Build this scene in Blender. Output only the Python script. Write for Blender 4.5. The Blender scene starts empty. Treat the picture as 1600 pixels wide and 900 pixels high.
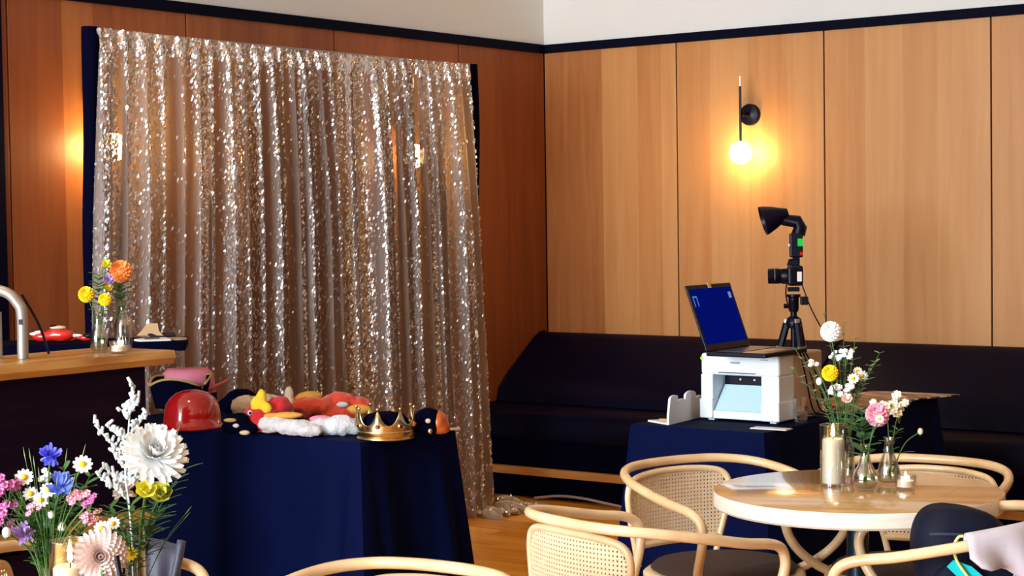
import bpy, math, random
import numpy as np
from mathutils import Vector, Matrix
random.seed(7); RNG = np.random.default_rng(7)
scn = bpy.context.scene
COL = scn.collection

# ---------------------------------------------------------------- camera
FPX = 2773.0
PITCH, ROLL, YAW, CAMH = .0395877, .0147721, -.6396752, 1.45
_F = np.array([math.sin(YAW)*math.cos(PITCH), math.cos(YAW)*math.cos(PITCH), -math.sin(PITCH)])
_R = np.array([math.cos(YAW), -math.sin(YAW), 0.0]); _D = np.cross(_F, _R)
_R, _D = math.cos(ROLL)*_R+math.sin(ROLL)*_D, -math.sin(ROLL)*_R+math.cos(ROLL)*_D
CAM = np.array([0, 0, CAMH])
cd = bpy.data.cameras.new('camera_main'); cam = bpy.data.objects.new('camera_main', cd); COL.objects.link(cam)
cd.sensor_width = 36; cd.lens = FPX/1600*36; cd.clip_end = 60
M = Matrix(((_R[0], -_D[0], -_F[0], 0), (_R[1], -_D[1], -_F[1], 0), (_R[2], -_D[2], -_F[2], CAMH), (0, 0, 0, 1)))
cam.matrix_world = M
scn.camera = cam
def ray(px, py): return _F+_R*(px-800)/FPX+_D*(py-450)/FPX
def atz(px, py, z):
    r = ray(px, py); return CAM+r*(z-CAMH)/r[2]
def aty(px, py, y):
    r = ray(px, py); return CAM+r*y/r[1]
def atx(px, py, x):
    r = ray(px, py); return CAM+r*x/r[0]
def atd(px, py, d): return CAM+ray(px, py)*d

# ---------------------------------------------------------------- world, lights, exposure
w = bpy.data.worlds.new('room_ambient'); scn.world = w; w.use_nodes = True
bg = w.node_tree.nodes['Background']; bg.inputs[0].default_value = (1.0, .60, .40, 1); bg.inputs[1].default_value = .05
def area(name, loc, rot, sx, sy, power, col):
    l = bpy.data.lights.new(name, 'AREA'); l.shape = 'RECTANGLE'; l.size = sx; l.size_y = sy; l.energy = power; l.color = col
    o = bpy.data.objects.new(name, l); o.location = loc; o.rotation_euler = rot; COL.objects.link(o); return o
# street windows in the wall behind the photographer
for i, x in enumerate((-5.3, -3.6, -1.9)):
    area('window_daylight', (x, -4.0, 2.0), (math.radians(86), 0, 0), 1.5, 2.4, 520, (.80, .91, 1.0))
# warm ceiling lamps in the rest of the room
for x, y in ((1.5, 3.5), (.6, -.5), (2.5, 6.0)):
    l = bpy.data.lights.new('ceiling_lamp', 'POINT'); l.energy = 10; l.color = (1, .58, .30); l.shadow_soft_size = .2
    o = bpy.data.objects.new('ceiling_lamp', l); o.location = (x, y, 2.95); COL.objects.link(o)
# recessed ceiling downlights over the corner
for x, y, e in ((-4.2, 6.35, 150), (-2.3, 3.9, 110), (-4.2, 3.2, 60)):
    l = bpy.data.lights.new('ceiling_downlight', 'SPOT'); l.energy = e; l.color = (1, .72, .42); l.spot_size = math.radians(62); l.spot_blend = .6; l.shadow_soft_size = .06
    o = bpy.data.objects.new('ceiling_downlight', l); o.location = (x, y, 3.38); COL.objects.link(o)
vs = scn.view_settings; vs.view_transform = 'Standard'; vs.look = 'None'; vs.gamma = 1; vs.use_curve_mapping = False
vs.exposure = -0.36

# ---------------------------------------------------------------- helpers
def A(*a): return np.array(a, float)
def cr(pts, n=6):
    P = [np.array(p, float) for p in pts]
    if len(P) < 3: return np.array([P[0]+(P[1]-P[0])*k/n for k in range(n+1)])
    P = [2*P[0]-P[1]]+P+[2*P[-1]-P[-2]]; o = []
    for i in range(1, len(P)-2):
        for k in range(n):
            t = k/n; a, b, c, d = P[i-1:i+3]
            o.append(.5*((2*b)+(-a+c)*t+(2*a-5*b+4*c-d)*t*t+(-a+3*b-3*c+d)*t**3))
    o.append(P[-2]); return np.array(o)
def rotz(a): return np.array([[math.cos(a), -math.sin(a), 0], [math.sin(a), math.cos(a), 0], [0, 0, 1]])
def rotx(a): return np.array([[1, 0, 0], [0, math.cos(a), -math.sin(a)], [0, math.sin(a), math.cos(a)]])
def roty(a): return np.array([[math.cos(a), 0, math.sin(a)], [0, 1, 0], [-math.sin(a), 0, math.cos(a)]])
def frame(n):
    n = np.array(n, float); n = n/np.linalg.norm(n)
    a = A(0, 0, 1) if abs(n[2]) < .9 else A(1, 0, 0)
    u = np.cross(a, n); u /= np.linalg.norm(u); return u, np.cross(n, u), n
class MB:
    def __init__(s): s.v = []; s.f = []
    def add(s, V, Fs, M=None, T=None):
        V = np.asarray(V, float)
        if M is not None: V = V@np.asarray(M).T
        if T is not None: V = V+np.asarray(T)
        b = len(s.v); s.v.extend(map(tuple, V)); s.f.extend(tuple(i+b for i in q) for q in Fs); return s
    def box(s, c, d, M=None, taper=1.0):
        x, y, z = np.array(d)/2
        V = [(-x, -y, -z), (x, -y, -z), (x, y, -z), (-x, y, -z), (-x*taper, -y*taper, z), (x*taper, -y*taper, z), (x*taper, y*taper, z), (-x*taper, y*taper, z)]
        return s.add(V, [(3, 2, 1, 0), (4, 5, 6, 7), (0, 1, 5, 4), (1, 2, 6, 5), (2, 3, 7, 6), (3, 0, 4, 7)], M, c)
    def bx(s, x0, x1, y0, y1, z0, z1): return s.box(((x0+x1)/2, (y0+y1)/2, (z0+z1)/2), (x1-x0, y1-y0, z1-z0))
    def tube(s, pts, r, n=8, caps=True):
        P = np.array(pts, float); m = len(P); rr = np.full(m, r, float) if np.isscalar(r) else np.array(r, float)
        T = np.gradient(P, axis=0); T /= np.maximum(np.linalg.norm(T, axis=1), 1e-9)[:, None]
        u = frame(T[0])[0]; V = []; ang = np.linspace(0, 2*np.pi, n, endpoint=False)
        for i in range(m):
            u = u-T[i]*(u@T[i]); u /= max(np.linalg.norm(u), 1e-9); v = np.cross(T[i], u)
            for a in ang: V.append(P[i]+rr[i]*(math.cos(a)*u+math.sin(a)*v))
        Fs = [(i*n+j, i*n+(j+1) % n, (i+1)*n+(j+1) % n, (i+1)*n+j) for i in range(m-1) for j in range(n)]
        if caps: Fs += [tuple(range(n-1, -1, -1)), tuple((m-1)*n+j for j in range(n))]
        return s.add(V, Fs)
    def lathe(s, prof, n=24, M=None, T=None, cap0=True, cap1=True):
        V = []; m = len(prof)
        for r, z in prof:
            for j in range(n):
                a = 2*np.pi*j/n; V.append((r*math.cos(a), r*math.sin(a), z))
        Fs = [(i*n+j, i*n+(j+1) % n, (i+1)*n+(j+1) % n, (i+1)*n+j) for i in range(m-1) for j in range(n)]
        if cap0: Fs.append(tuple(range(n-1, -1, -1)))
        if cap1: Fs.append(tuple((m-1)*n+j for j in range(n)))
        return s.add(V, Fs, M, T)
    def ball(s, c, r, n=14, m=9, M=None):
        r = np.array([r]*3 if np.isscalar(r) else r, float); V = [(0, 0, -1)]
        for i in range(1, m):
            a = math.pi*i/m-math.pi/2
            for j in range(n): b = 2*math.pi*j/n; V.append((math.cos(a)*math.cos(b), math.cos(a)*math.sin(b), math.sin(a)))
        V.append((0, 0, 1)); L = len(V)-1
        Fs = [(0, 1+(j+1) % n, 1+j) for j in range(n)]+[(1+i*n+j, 1+i*n+(j+1) % n, 1+(i+1)*n+(j+1) % n, 1+(i+1)*n+j) for i in range(m-2) for j in range(n)]
        Fs += [(L, 1+(m-2)*n+j, 1+(m-2)*n+(j+1) % n) for j in range(n)]
        return s.add(np.array(V)*r, Fs, M, c)
    def grid(s, P):                                             # P: (a,b,3)
        a, b = P.shape[:2]
        return s.add(P.reshape(-1, 3), [(i*b+j, i*b+j+1, (i+1)*b+j+1, (i+1)*b+j) for i in range(a-1) for j in range(b-1)])
    def prism(s, poly, h, M=None, T=None):                      # poly in xy, extruded to z=h
        n = len(poly); V = [(x, y, 0) for x, y in poly]+[(x, y, h) for x, y in poly]
        return s.add(V, [tuple(range(n-1, -1, -1)), tuple(range(n, 2*n))]+[(i, (i+1) % n, n+(i+1) % n, n+i) for i in range(n)], M, T)
    def petal(s, c, d, up, L, W, curl=.2, thick=0):             # one curved petal from c along d
        d = np.array(d, float)/np.linalg.norm(d); up = np.array(up, float); up = up-d*(up@d)
        up = up/max(np.linalg.norm(up), 1e-6); sd = np.cross(d, up); V = []
        for t, wd in ((0, .25), (.35, .9), (.75, 1), (1, .45)):
            for k in (-1, 0, 1):
                V.append(np.array(c)+d*L*t+sd*W*.5*wd*k+up*(curl*L*t*t-.12*W*(1-abs(k))*1.0))
        return s.add(V, [(i*3+j, i*3+j+1, i*3+j+4, i*3+j+3) for i in range(3) for j in range(2)])
    def mesh(s, name, smooth=None):
        me = bpy.data.meshes.new(name); me.from_pydata(s.v, [], s.f); me.update()
        if smooth is not None:
            me.polygons.foreach_set('use_smooth', [True]*len(me.polygons))
            if smooth < 179: me.set_sharp_from_angle(angle=math.radians(smooth))
        return me
    def build(s, name, mat, parent=None, smooth=40, bevel=0, solid=0, sub=0, remesh=0):
        o = bpy.data.objects.new(name, s.mesh(name, smooth)); COL.objects.link(o); o.data.materials.append(mat)
        if parent is not None: par(o, parent)
        if remesh:
            m = o.modifiers.new('r', 'REMESH'); m.mode = 'VOXEL'; m.voxel_size = remesh; m.use_smooth_shade = True
            m = o.modifiers.new('s', 'SMOOTH'); m.iterations = 4; m.factor = .5
        if solid: m = o.modifiers.new('t', 'SOLIDIFY'); m.thickness = solid; m.offset = 0
        if bevel: m = o.modifiers.new('b', 'BEVEL'); m.width = bevel; m.segments = 3; m.limit_method = 'ANGLE'; m.angle_limit = math.radians(40); m.harden_normals = False
        if sub: m = o.modifiers.new('u', 'SUBSURF'); m.levels = sub; m.render_levels = sub
        return o
def par(o, p):
    o.parent = p; o.matrix_parent_inverse = p['_inv'] if False else Matrix.LocRotScale(p.location, p.rotation_euler, p.scale).inverted() if not p.get('local') else Matrix()
def tag(o, label=None, cat=None, group=None, kind=None):
    if label: o['label'] = label
    if cat: o['category'] = cat
    if group: o['group'] = group
    if kind: o['kind'] = kind
    return o
def thing(name, loc, label, cat, group=None, rz=0, local=False):   # Empty at the base; parts in world (or local) coordinates
    o = bpy.data.objects.new(name, None); COL.objects.link(o); o.location = loc; o.rotation_euler = (0, 0, rz); o.empty_display_size = .05
    if local: o['local'] = 1
    return tag(o, label, cat, group)
def copy_tree(o, parent=None):
    c = o.copy(); COL.objects.link(c)
    if parent is not None: c.parent = parent
    for ch in list(o.children): copy_tree(ch, c)
    return c

# ---------------------------------------------------------------- materials
def mat(name, col, rough=.5, metal=0, noise=0, scale=40, bump=0, emit=0, ecol=None, spec=.5, trans=0, sheen=0, coat=0, sss=0, stretch=(1, 1, 1)):
    m = bpy.data.materials.new(name); m.use_nodes = True; nt = m.node_tree; b = nt.nodes['Principled BSDF']
    b.inputs['Base Color'].default_value = (*col, 1); b.inputs['Roughness'].default_value = rough; b.inputs['Metallic'].default_value = metal
    b.inputs['Specular IOR Level'].default_value = spec
    if sheen: b.inputs['Sheen Weight'].default_value = sheen
    if coat: b.inputs['Coat Weight'].default_value = coat; b.inputs['Coat Roughness'].default_value = .06
    if sss: b.inputs['Subsurface Weight'].default_value = sss; b.inputs['Subsurface Radius'].default_value = (.03, .02, .01); b.inputs['Subsurface Scale'].default_value = .5
    if emit: b.inputs['Emission Color'].default_value = (*(ecol or col), 1); b.inputs['Emission Strength'].default_value = emit
    if noise or bump:
        tc = nt.nodes.new('ShaderNodeTexCoord'); mp = nt.nodes.new('ShaderNodeMapping'); mp.inputs['Scale'].default_value = stretch
        n = nt.nodes.new('ShaderNodeTexNoise'); n.inputs['Scale'].default_value = scale; n.inputs['Detail'].default_value = 4
        nt.links.new(tc.outputs['Object'], mp.inputs[0]); nt.links.new(mp.outputs[0], n.inputs['Vector'])
        if noise:
            mx = nt.nodes.new('ShaderNodeMix'); mx.data_type = 'RGBA'
            mx.inputs['A'].default_value = (*[c*(1-noise) for c in col], 1); mx.inputs['B'].default_value = (*[min(1, c*(1+noise)) for c in col], 1)
            nt.links.new(n.outputs['Fac'], mx.inputs['Factor']); nt.links.new(mx.outputs['Result'], b.inputs['Base Color'])
        if bump:
            bp = nt.nodes.new('ShaderNodeBump'); bp.inputs['Strength'].default_value = bump; bp.inputs['Distance'].default_value = .004
            nt.links.new(n.outputs['Fac'], bp.inputs['Height']); nt.links.new(bp.outputs[0], b.inputs['Normal'])
    return m
def srgb(r, g, b): return tuple(((c/255)/12.92 if c/255 <= .04045 else ((c/255+.055)/1.055)**2.4) for c in (r, g, b))
def wood_mat(name, dark, mid, light, axis, strips, rough=.42, grain=1.0):
    """veneer: leaves with constant tint along one axis + fine grain running up the wall"""
    m = bpy.data.materials.new(name); m.use_nodes = True; nt = m.node_tree; L = nt.links; b = nt.nodes['Principled BSDF']
    b.inputs['Roughness'].default_value = rough; b.inputs['Specular IOR Level'].default_value = .3
    tc = nt.nodes.new('ShaderNodeTexCoord'); sp = nt.nodes.new('ShaderNodeSeparateXYZ'); L.new(tc.outputs['Object'], sp.inputs[0])
    mr = nt.nodes.new('ShaderNodeMapRange'); mr.inputs['From Min'].default_value = strips[0]; mr.inputs['From Max'].default_value = strips[1]
    L.new(sp.outputs[axis], mr.inputs['Value'])
    rp = nt.nodes.new('ShaderNodeValToRGB'); rp.color_ramp.interpolation = 'CONSTANT'; e = rp.color_ramp.elements
    st = [(x, .56+(v-.56)*1.7) for x, v in strips[2]]; e[0].position = 0; e[0].color = (st[0][1],)*3+(1,); e[1].position = (st[1][0]-strips[0])/(strips[1]-strips[0]); e[1].color = (st[1][1],)*3+(1,)
    for x, v in st[2:]:
        q = e.new((x-strips[0])/(strips[1]-strips[0])); q.color = (v, v, v, 1)
    L.new(mr.outputs[0], rp.inputs[0])
    mp = nt.nodes.new('ShaderNodeMapping'); sc = [9, 9, 9]; sc[2] = .55; mp.inputs['Scale'].default_value = sc; L.new(tc.outputs['Object'], mp.inputs[0])
    n = nt.nodes.new('ShaderNodeTexNoise'); n.inputs['Scale'].default_value = 2.2; n.inputs['Detail'].default_value = 6; n.inputs['Distortion'].default_value = .6; L.new(mp.outputs[0], n.inputs['Vector'])
    a = nt.nodes.new('ShaderNodeMath'); a.operation = 'MULTIPLY_ADD'; a.inputs[1].default_value = .55*grain; L.new(n.outputs['Fac'], a.inputs[0])
    s2 = nt.nodes.new('ShaderNodeMath'); s2.operation = 'SUBTRACT'; s2.inputs[1].default_value = .27*grain; L.new(rp.outputs[0], s2.inputs[0]); L.new(s2.outputs[0], a.inputs[2])
    r2 = nt.nodes.new('ShaderNodeValToRGB'); e = r2.color_ramp.elements; e[0].position = 0; e[0].color = (*dark, 1); e[1].position = 1; e[1].color = (*light, 1); q = e.new(.5); q.color = (*mid, 1)
    L.new(a.outputs[0], r2.inputs[0]); L.new(r2.outputs[0], b.inputs['Base Color']); return m
def grain_mat(name, dark, light, stretch, scale=3, rough=.35, coat=0, spec=.5):
    m = bpy.data.materials.new(name); m.use_nodes = True; nt = m.node_tree; L = nt.links; b = nt.nodes['Principled BSDF']
    b.inputs['Roughness'].default_value = rough; b.inputs['Specular IOR Level'].default_value = spec
    if coat: b.inputs['Coat Weight'].default_value = coat; b.inputs['Coat Roughness'].default_value = .05
    tc = nt.nodes.new('ShaderNodeTexCoord'); oi = nt.nodes.new('ShaderNodeObjectInfo'); ad = nt.nodes.new('ShaderNodeVectorMath'); ad.operation = 'MULTIPLY_ADD'
    mp = nt.nodes.new('ShaderNodeMapping'); mp.inputs['Scale'].default_value = stretch; L.new(tc.outputs['Object'], mp.inputs[0])
    cb = nt.nodes.new('ShaderNodeCombineXYZ'); L.new(oi.outputs['Random'], cb.inputs[0]); L.new(oi.outputs['Random'], cb.inputs[1])
    ad.inputs[1].default_value = (13, 17, 5); L.new(cb.outputs[0], ad.inputs[0]); L.new(mp.outputs[0], ad.inputs[2])
    n = nt.nodes.new('ShaderNodeTexNoise'); n.inputs['Scale'].default_value = scale; n.inputs['Detail'].default_value = 5; n.inputs['Distortion'].default_value = .5; L.new(ad.outputs[0], n.inputs['Vector'])
    h = nt.nodes.new('ShaderNodeMath'); h.operation = 'MULTIPLY_ADD'; h.inputs[1].default_value = .35; L.new(oi.outputs['Random'], h.inputs[0])
    s2 = nt.nodes.new('ShaderNodeMath'); s2.operation = 'SUBTRACT'; s2.inputs[1].default_value = .17; L.new(n.outputs['Fac'], s2.inputs[0]); L.new(s2.outputs[0], h.inputs[2])
    r = nt.nodes.new('ShaderNodeValToRGB'); e = r.color_ramp.elements; e[0].position = .3; e[0].color = (*dark, 1); e[1].position = .72; e[1].color = (*light, 1)
    L.new(h.outputs[0], r.inputs[0]); L.new(r.outputs[0], b.inputs['Base Color']); return m
def glass_mat(name, tint=(1, 1, 1), f=.12):
    m = bpy.data.materials.new(name); m.use_nodes = True; nt = m.node_tree; nt.nodes.remove(nt.nodes['Principled BSDF'])
    t = nt.nodes.new('ShaderNodeBsdfTransparent'); t.inputs[0].default_value = (*tint, 1); g = nt.nodes.new('ShaderNodeBsdfGlossy'); g.inputs['Roughness'].default_value = .03
    lw = nt.nodes.new('ShaderNodeLayerWeight'); lw.inputs['Blend'].default_value = .35; mx = nt.nodes.new('ShaderNodeMixShader')
    mr = nt.nodes.new('ShaderNodeMapRange'); mr.inputs['To Min'].default_value = f; mr.inputs['To Max'].default_value = .75
    nt.links.new(lw.outputs['Facing'], mr.inputs['Value']); nt.links.new(mr.outputs[0], mx.inputs[0]); nt.links.new(t.outputs[0], mx.inputs[1]); nt.links.new(g.outputs[0], mx.inputs[2])
    nt.links.new(mx.outputs[0], nt.nodes['Material Output'].inputs[0]); return m
def emit_mat(name, col, s):
    m = bpy.data.materials.new(name); m.use_nodes = True; nt = m.node_tree; nt.nodes.remove(nt.nodes['Principled BSDF'])
    e = nt.nodes.new('ShaderNodeEmission'); e.inputs[0].default_value = (*col, 1); e.inputs[1].default_value = s
    nt.links.new(e.outputs[0], nt.nodes['Material Output'].inputs[0]); return m

WD, WM, WL = (.26, .07, .020), (.47, .195, .060), (.60, .31, .12)
right_strips = (-5.75, .6, [(-5.75, .40), (-5.336, .62), (-5.12, .52), (-4.98, .66), (-4.861, .58), (-4.66, .70), (-4.45, .60), (-4.22, .66), (-4.01, .60), (-3.80, .72), (-3.6, .62), (-3.42, .70), (-3.153, .64), (-2.95, .58), (-2.7, .7), (-2.3, .6), (-1.8, .66)])
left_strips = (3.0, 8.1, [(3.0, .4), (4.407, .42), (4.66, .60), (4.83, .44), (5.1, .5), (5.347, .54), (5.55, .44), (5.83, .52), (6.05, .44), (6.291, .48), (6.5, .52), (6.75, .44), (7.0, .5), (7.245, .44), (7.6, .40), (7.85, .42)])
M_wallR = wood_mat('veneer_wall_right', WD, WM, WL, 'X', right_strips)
M_wallL = wood_mat('veneer_wall_left_shaded', (.15, .028, .010), (.33, .095, .028), (.50, .20, .06), 'Y', left_strips)  # right wall's wood, with this side's dim reddish light put into the colours
M_plaster = mat('white_plaster', (.72, .71, .685), .8, noise=.03, scale=3)
M_trim = mat('black_trim', (.0006, .0006, .009), .7, spec=.08)
M_gap = mat('panel_gap', (.03, .004, .008), .9)
M_floor = grain_mat('oak_floor', (.62, .23, .02), (.90, .43, .06), (.7, 9, 9), 2.2, .30, coat=.2)
M_bench = mat('black_leather', (.0009, .0006, .010), .5, spec=.10, bump=.1, scale=60)
M_cloth = mat('navy_tablecloth', (.0007, .0030, .030), .8, noise=.2, scale=12, spec=.06)
M_black = mat('black_fabric', (.0006, .0006, .010), .9, spec=.05)
M_blackp = mat('black_plastic', (.0012, .0012, .009), .38, spec=.22)
M_bent = grain_mat('bentwood', (.66, .45, .23), (.85, .66, .41), (2, 2, 2), 4, .32, coat=.3)
M_cane = mat('woven_cane', (.80, .63, .42), .55, noise=.15, scale=60)
M_seat = mat('brown_upholstery', (.035, .018, .016), .8, noise=.4, scale=180)
M_tabletop = grain_mat('oak_tabletop', (.42, .24, .085), (.62, .40, .17), (1.2, 10, 4), 2.2, .16, coat=.6)
M_rim = grain_mat('oak_edge', (.74, .65, .53), (.86, .79, .69), (3, 3, 14), 2, .35)
M_steel = mat('dark_steel', (.02, .05, .08), .25, metal=.7)
M_bar = grain_mat('live_edge_slab', (.34, .13, .025), (.62, .36, .10), (4, .8, 5), 3, .35)
M_barfront = grain_mat('bar_front', (.0035, .0008, .009), (.011, .0024, .013), (3, .6, 8), 4, .7, spec=.1)
M_glass = glass_mat('clear_glass')
M_water = glass_mat('vase_water', (.86, .92, .84), .05)
M_wax = mat('cream_wax', (.85, .78, .62), .5, sss=.6)
M_flame = emit_mat('flame', (1, .75, .35), 30)
M_white = mat('white_plastic', (.74, .80, .84), .4)
M_paper = mat('white_card', (.82, .78, .76), .6)
M_metal = mat('brushed_metal', (.38, .34, .30), .45, metal=.6, noise=.1, scale=30)
M_gold = mat('gold_metal', (.72, .56, .30), .28, metal=1, noise=.2, scale=25)
M_goldt = mat('gold_braid', (.45, .30, .10), .5)

# ---------------------------------------------------------------- structure
XL, YR = -5.71, 8.0
ZT = 2.35
fl = MB().bx(XL-.2, 4, -5, YR+.2, -.1, -.014).build('floor', M_floor, smooth=None); tag(fl, kind='structure')
pl_mesh = {}
rows = np.arange(2.0, 7.46, .118)
for i, y in enumerate(rows):
    x = XL+.01-random.uniform(0, 1.3)
    while x < -.6:
        Lk = random.choice((1.2, 1.6, 2.0)); a, b = max(x, XL+.004), min(x+Lk, 0)
        if b-a > .15:
            k = round(b-a, 2)
            if k not in pl_mesh:
                pl_mesh[k] = MB().box((0, 0, -.007), (k-.003, .1155, .014)).mesh('plank'); pl_mesh[k].materials.append(M_floor)
            o = bpy.data.objects.new('plank', pl_mesh[k]); COL.objects.link(o); o.parent = fl; o.location = ((a+b)/2, y, random.uniform(-.0006, 0))
        x += Lk
def wall(name, m, x0, x1, y0, y1, z0, z1):
    return tag(MB().bx(x0, x1, y0, y1, z0, z1).build(name, m, smooth=None), kind='structure')
wr = wall('wall_right', M_gap, XL-.15, 4, YR+.018, YR+.15, 0, 3.4)
wl = wall('wall_left', M_gap, XL-.15, XL-.018, -5, YR+.018, 0, 3.4)
for a, b in ((XL, -4.861), (-4.861, -4.01), (-4.01, -3.153), (-3.153, -2.30), (-2.30, -1.45), (-1.45, -.6), (-.6, .25)):
    MB().bx(a+.004, b-.004, YR, YR+.017, .02, ZT+.02).build('panel', M_wallR, wr, smooth=None, bevel=.002)
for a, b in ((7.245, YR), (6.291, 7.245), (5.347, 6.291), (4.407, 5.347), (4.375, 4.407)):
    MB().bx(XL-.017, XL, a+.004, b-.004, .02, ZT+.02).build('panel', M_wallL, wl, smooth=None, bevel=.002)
wall('wall_right_upper', M_plaster, XL, 4, YR-.004, YR+.017, ZT+.045, 3.4)
wall('wall_left_upper', M_plaster, XL-.017, XL+.004, -5, YR, ZT+.045, 3.4)
wall('ceiling', M_plaster, XL-.15, 4, -5, YR+.15, 3.4, 3.5)
tag(MB().bx(XL, 4, YR-.022, YR+.017, ZT, ZT+.046).build('trim_1', M_trim, smooth=None), kind='structure')
tag(MB().bx(XL-.017, XL+.022, -5, YR-.022, ZT, ZT+.046).build('trim_2', M_trim, smooth=None), kind='structure')
d = tag(MB().bx(XL-.016, XL+.012, 3.3, 4.372, 0, ZT).build('door_1', M_trim, smooth=None), kind='structure')
MB().tube([(XL+.012, 3.42, 1.0), (XL+.06, 3.42, 1.0), (XL+.06, 3.54, 1.0)], .01).build('door_handle', M_metal, d)

# ---------------------------------------------------------------- banquette
bq = thing('banquette', (-3.6, 7.65, 0), 'long black upholstered bench running along the light wood wall', 'bench')
prof = [(7.98, .47), (7.52, .47), (7.535, .54), (7.62, .62), (7.76, .72), (7.86, .79), (7.91, .815), (7.955, .82), (7.985, .80)]
def sweep_x(prof, x0, x1, n=2):
    V = []; 
    xs = np.linspace(x0, x1, n)
    for x in xs: V += [(x, y, z) for y, z in prof]
    k = len(prof); Fs = [(i*k+j, i*k+(j+1) % k, (i+1)*k+(j+1) % k, (i+1)*k+j) for i in range(n-1) for j in range(k)]
    Fs += [tuple(range(k)), tuple((n-1)*k+j for j in range(k-1, -1, -1))]
    return MB().add(V, Fs)
XB0, XB1 = XL+.01, .6
for a, b in ((XB0, -3.9), (-3.894, -2.2), (-2.194, XB1)):
    sweep_x(prof, a, b).build('back_cushion', M_bench, bq, smooth=60, bevel=.008)
sp = [(7.98, .30), (7.345, .30), (7.325, .32), (7.32, .42), (7.335, .452), (7.37, .468), (7.5, .472), (7.98, .468)]
for a, b in ((XB0, -3.9), (-3.894, -2.2), (-2.194, XB1)):
    sweep_x(sp, a, b).build('seat_cushion', M_bench, bq, smooth=60, bevel=.006)
MB().bx(XB0, XB1, 7.345, 7.97, .168, .30).build('front_panel', M_black, bq, smooth=None)
MB().bx(XB0, XB1, 7.31, 7.97, .128, .166).build('base_rail', grain_mat('oak_rail', (.36, .15, .03), (.55, .27, .075), (.8, 8, 8), 3, .4), bq, smooth=None, bevel=.002)
MB().bx(XB0, XB1, 7.40, 7.95, .0, .128).build('plinth', M_black, bq, smooth=None)
pts = [(-5.33, 7.33, .010), (-5.2, 7.355, .028), (-5.05, 7.35, .03), (-4.85, 7.32, .018), (-4.6, 7.28, .008), (-4.2, 7.2, .008)]
tag(MB().tube(cr(pts, 5), .007, 6).build('power_cable', mat('grey_cable', (.42, .36, .36), .5)), 'thin white power cable lying along the foot of the black bench', 'cable')

# ---------------------------------------------------------------- wall sconces
M_globe = emit_mat('opal_globe', (1.0, .66, .26), 75)
def sconce(wx, wy, nrm, label):
    n = A(*nrm); sd = A(-n[1], n[0], 0)
    t = thing('wall_sconce', (wx, wy, 1.96), label, 'wall lamp', 'globe wall sconces')
    base = A(wx, wy, 1.955)
    Mx = np.stack([sd, A(0, 0, 1), n], 1)
    MB().lathe([(.055, .0), (.055, .02), (.052, .026), (.02, .03), (.012, .034), (.012, .10)], 24, Mx, base).build('wall_plate', M_blackp, t)
    c = base+n*.11
    MB().tube([c+A(0, 0, -.15), c+A(0, 0, .14)], .0065, 8).build('rod', M_blackp, t)
    MB().tube([c+A(0, 0, .14), c+A(0, 0, .19)], .0045, 8).build('brass_tip', M_gold, t)
    MB().ball(c+A(0, 0, -.195), .058, 24, 16).build('globe', M_globe, t, smooth=180)
    return t
sconce(-4.42, YR-.001, (0, -1, 0), 'black and brass sconce with lit white globe on the right-hand wood wall')
sconce(XL+.001, 4.83, (1, 0, 0), 'lit globe sconce glowing through the left end of the sequin curtain')
sconce(XL+.001, 6.74, (1, 0, 0), 'lit globe sconce glowing through the right end of the sequin curtain')

# ---------------------------------------------------------------- sequin backdrop
XC = -5.30
bs = thing('backdrop_stand', (XC, 5.65, 0), 'black padded backdrop stand with crossbar holding up the sequin curtains', 'backdrop stand')
def padded(y, name='upright'):
    zs = np.linspace(.02, 2.205, 26); P = [(XC-.075+.003*math.sin(z*3.1+y), y+.004*math.sin(z*4.3+2*y)-.03*(2.2-z)*(1 if y < 5 else 0), z) for z in zs]
    MB().tube(P, [.034+.005*math.sin(z*7+y) for z in zs], 10).build(name, M_black, bs)
padded(4.545); padded(6.915)
MB().tube([(XC-.03, 4.54, 2.185), (XC-.03, 6.80, 2.185)], .012, 10).build('crossbar', M_metal, bs)
for y in (4.545, 6.915):
    for a in (-.4, .4): MB().tube([(XC-.075, y, .25), (XC-.075-abs(a)*.4, y+a*.35, .012)], .011, 8).build('foot', M_black, bs)
M_fab = bpy.data.materials.new('champagne_mesh_fabric'); M_fab.use_nodes = True; nt = M_fab.node_tree; b = nt.nodes['Principled BSDF']
b.inputs['Base Color'].default_value = (.46, .36, .31, 1); b.inputs['Roughness'].default_value = .6; b.inputs['Sheen Weight'].default_value = .2
tr = nt.nodes.new('ShaderNodeBsdfTransparent'); tl = nt.nodes.new('ShaderNodeBsdfTranslucent'); tl.inputs[0].default_value = (.55, .43, .35, 1)
m1 = nt.nodes.new('ShaderNodeMixShader'); m1.inputs[0].default_value = .5; m2 = nt.nodes.new('ShaderNodeMixShader'); m2.inputs[0].default_value = .24
nt.links.new(b.outputs[0], m1.inputs[1]); nt.links.new(tl.outputs[0], m1.inputs[2]); nt.links.new(m1.outputs[0], m2.inputs[1]); nt.links.new(tr.outputs[0], m2.inputs[2]); nt.links.new(m2.outputs[0], nt.nodes['Material Output'].inputs[0])
M_seq = mat('silver_sequins', (.90, .87, .86), .24, metal=.72)
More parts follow.
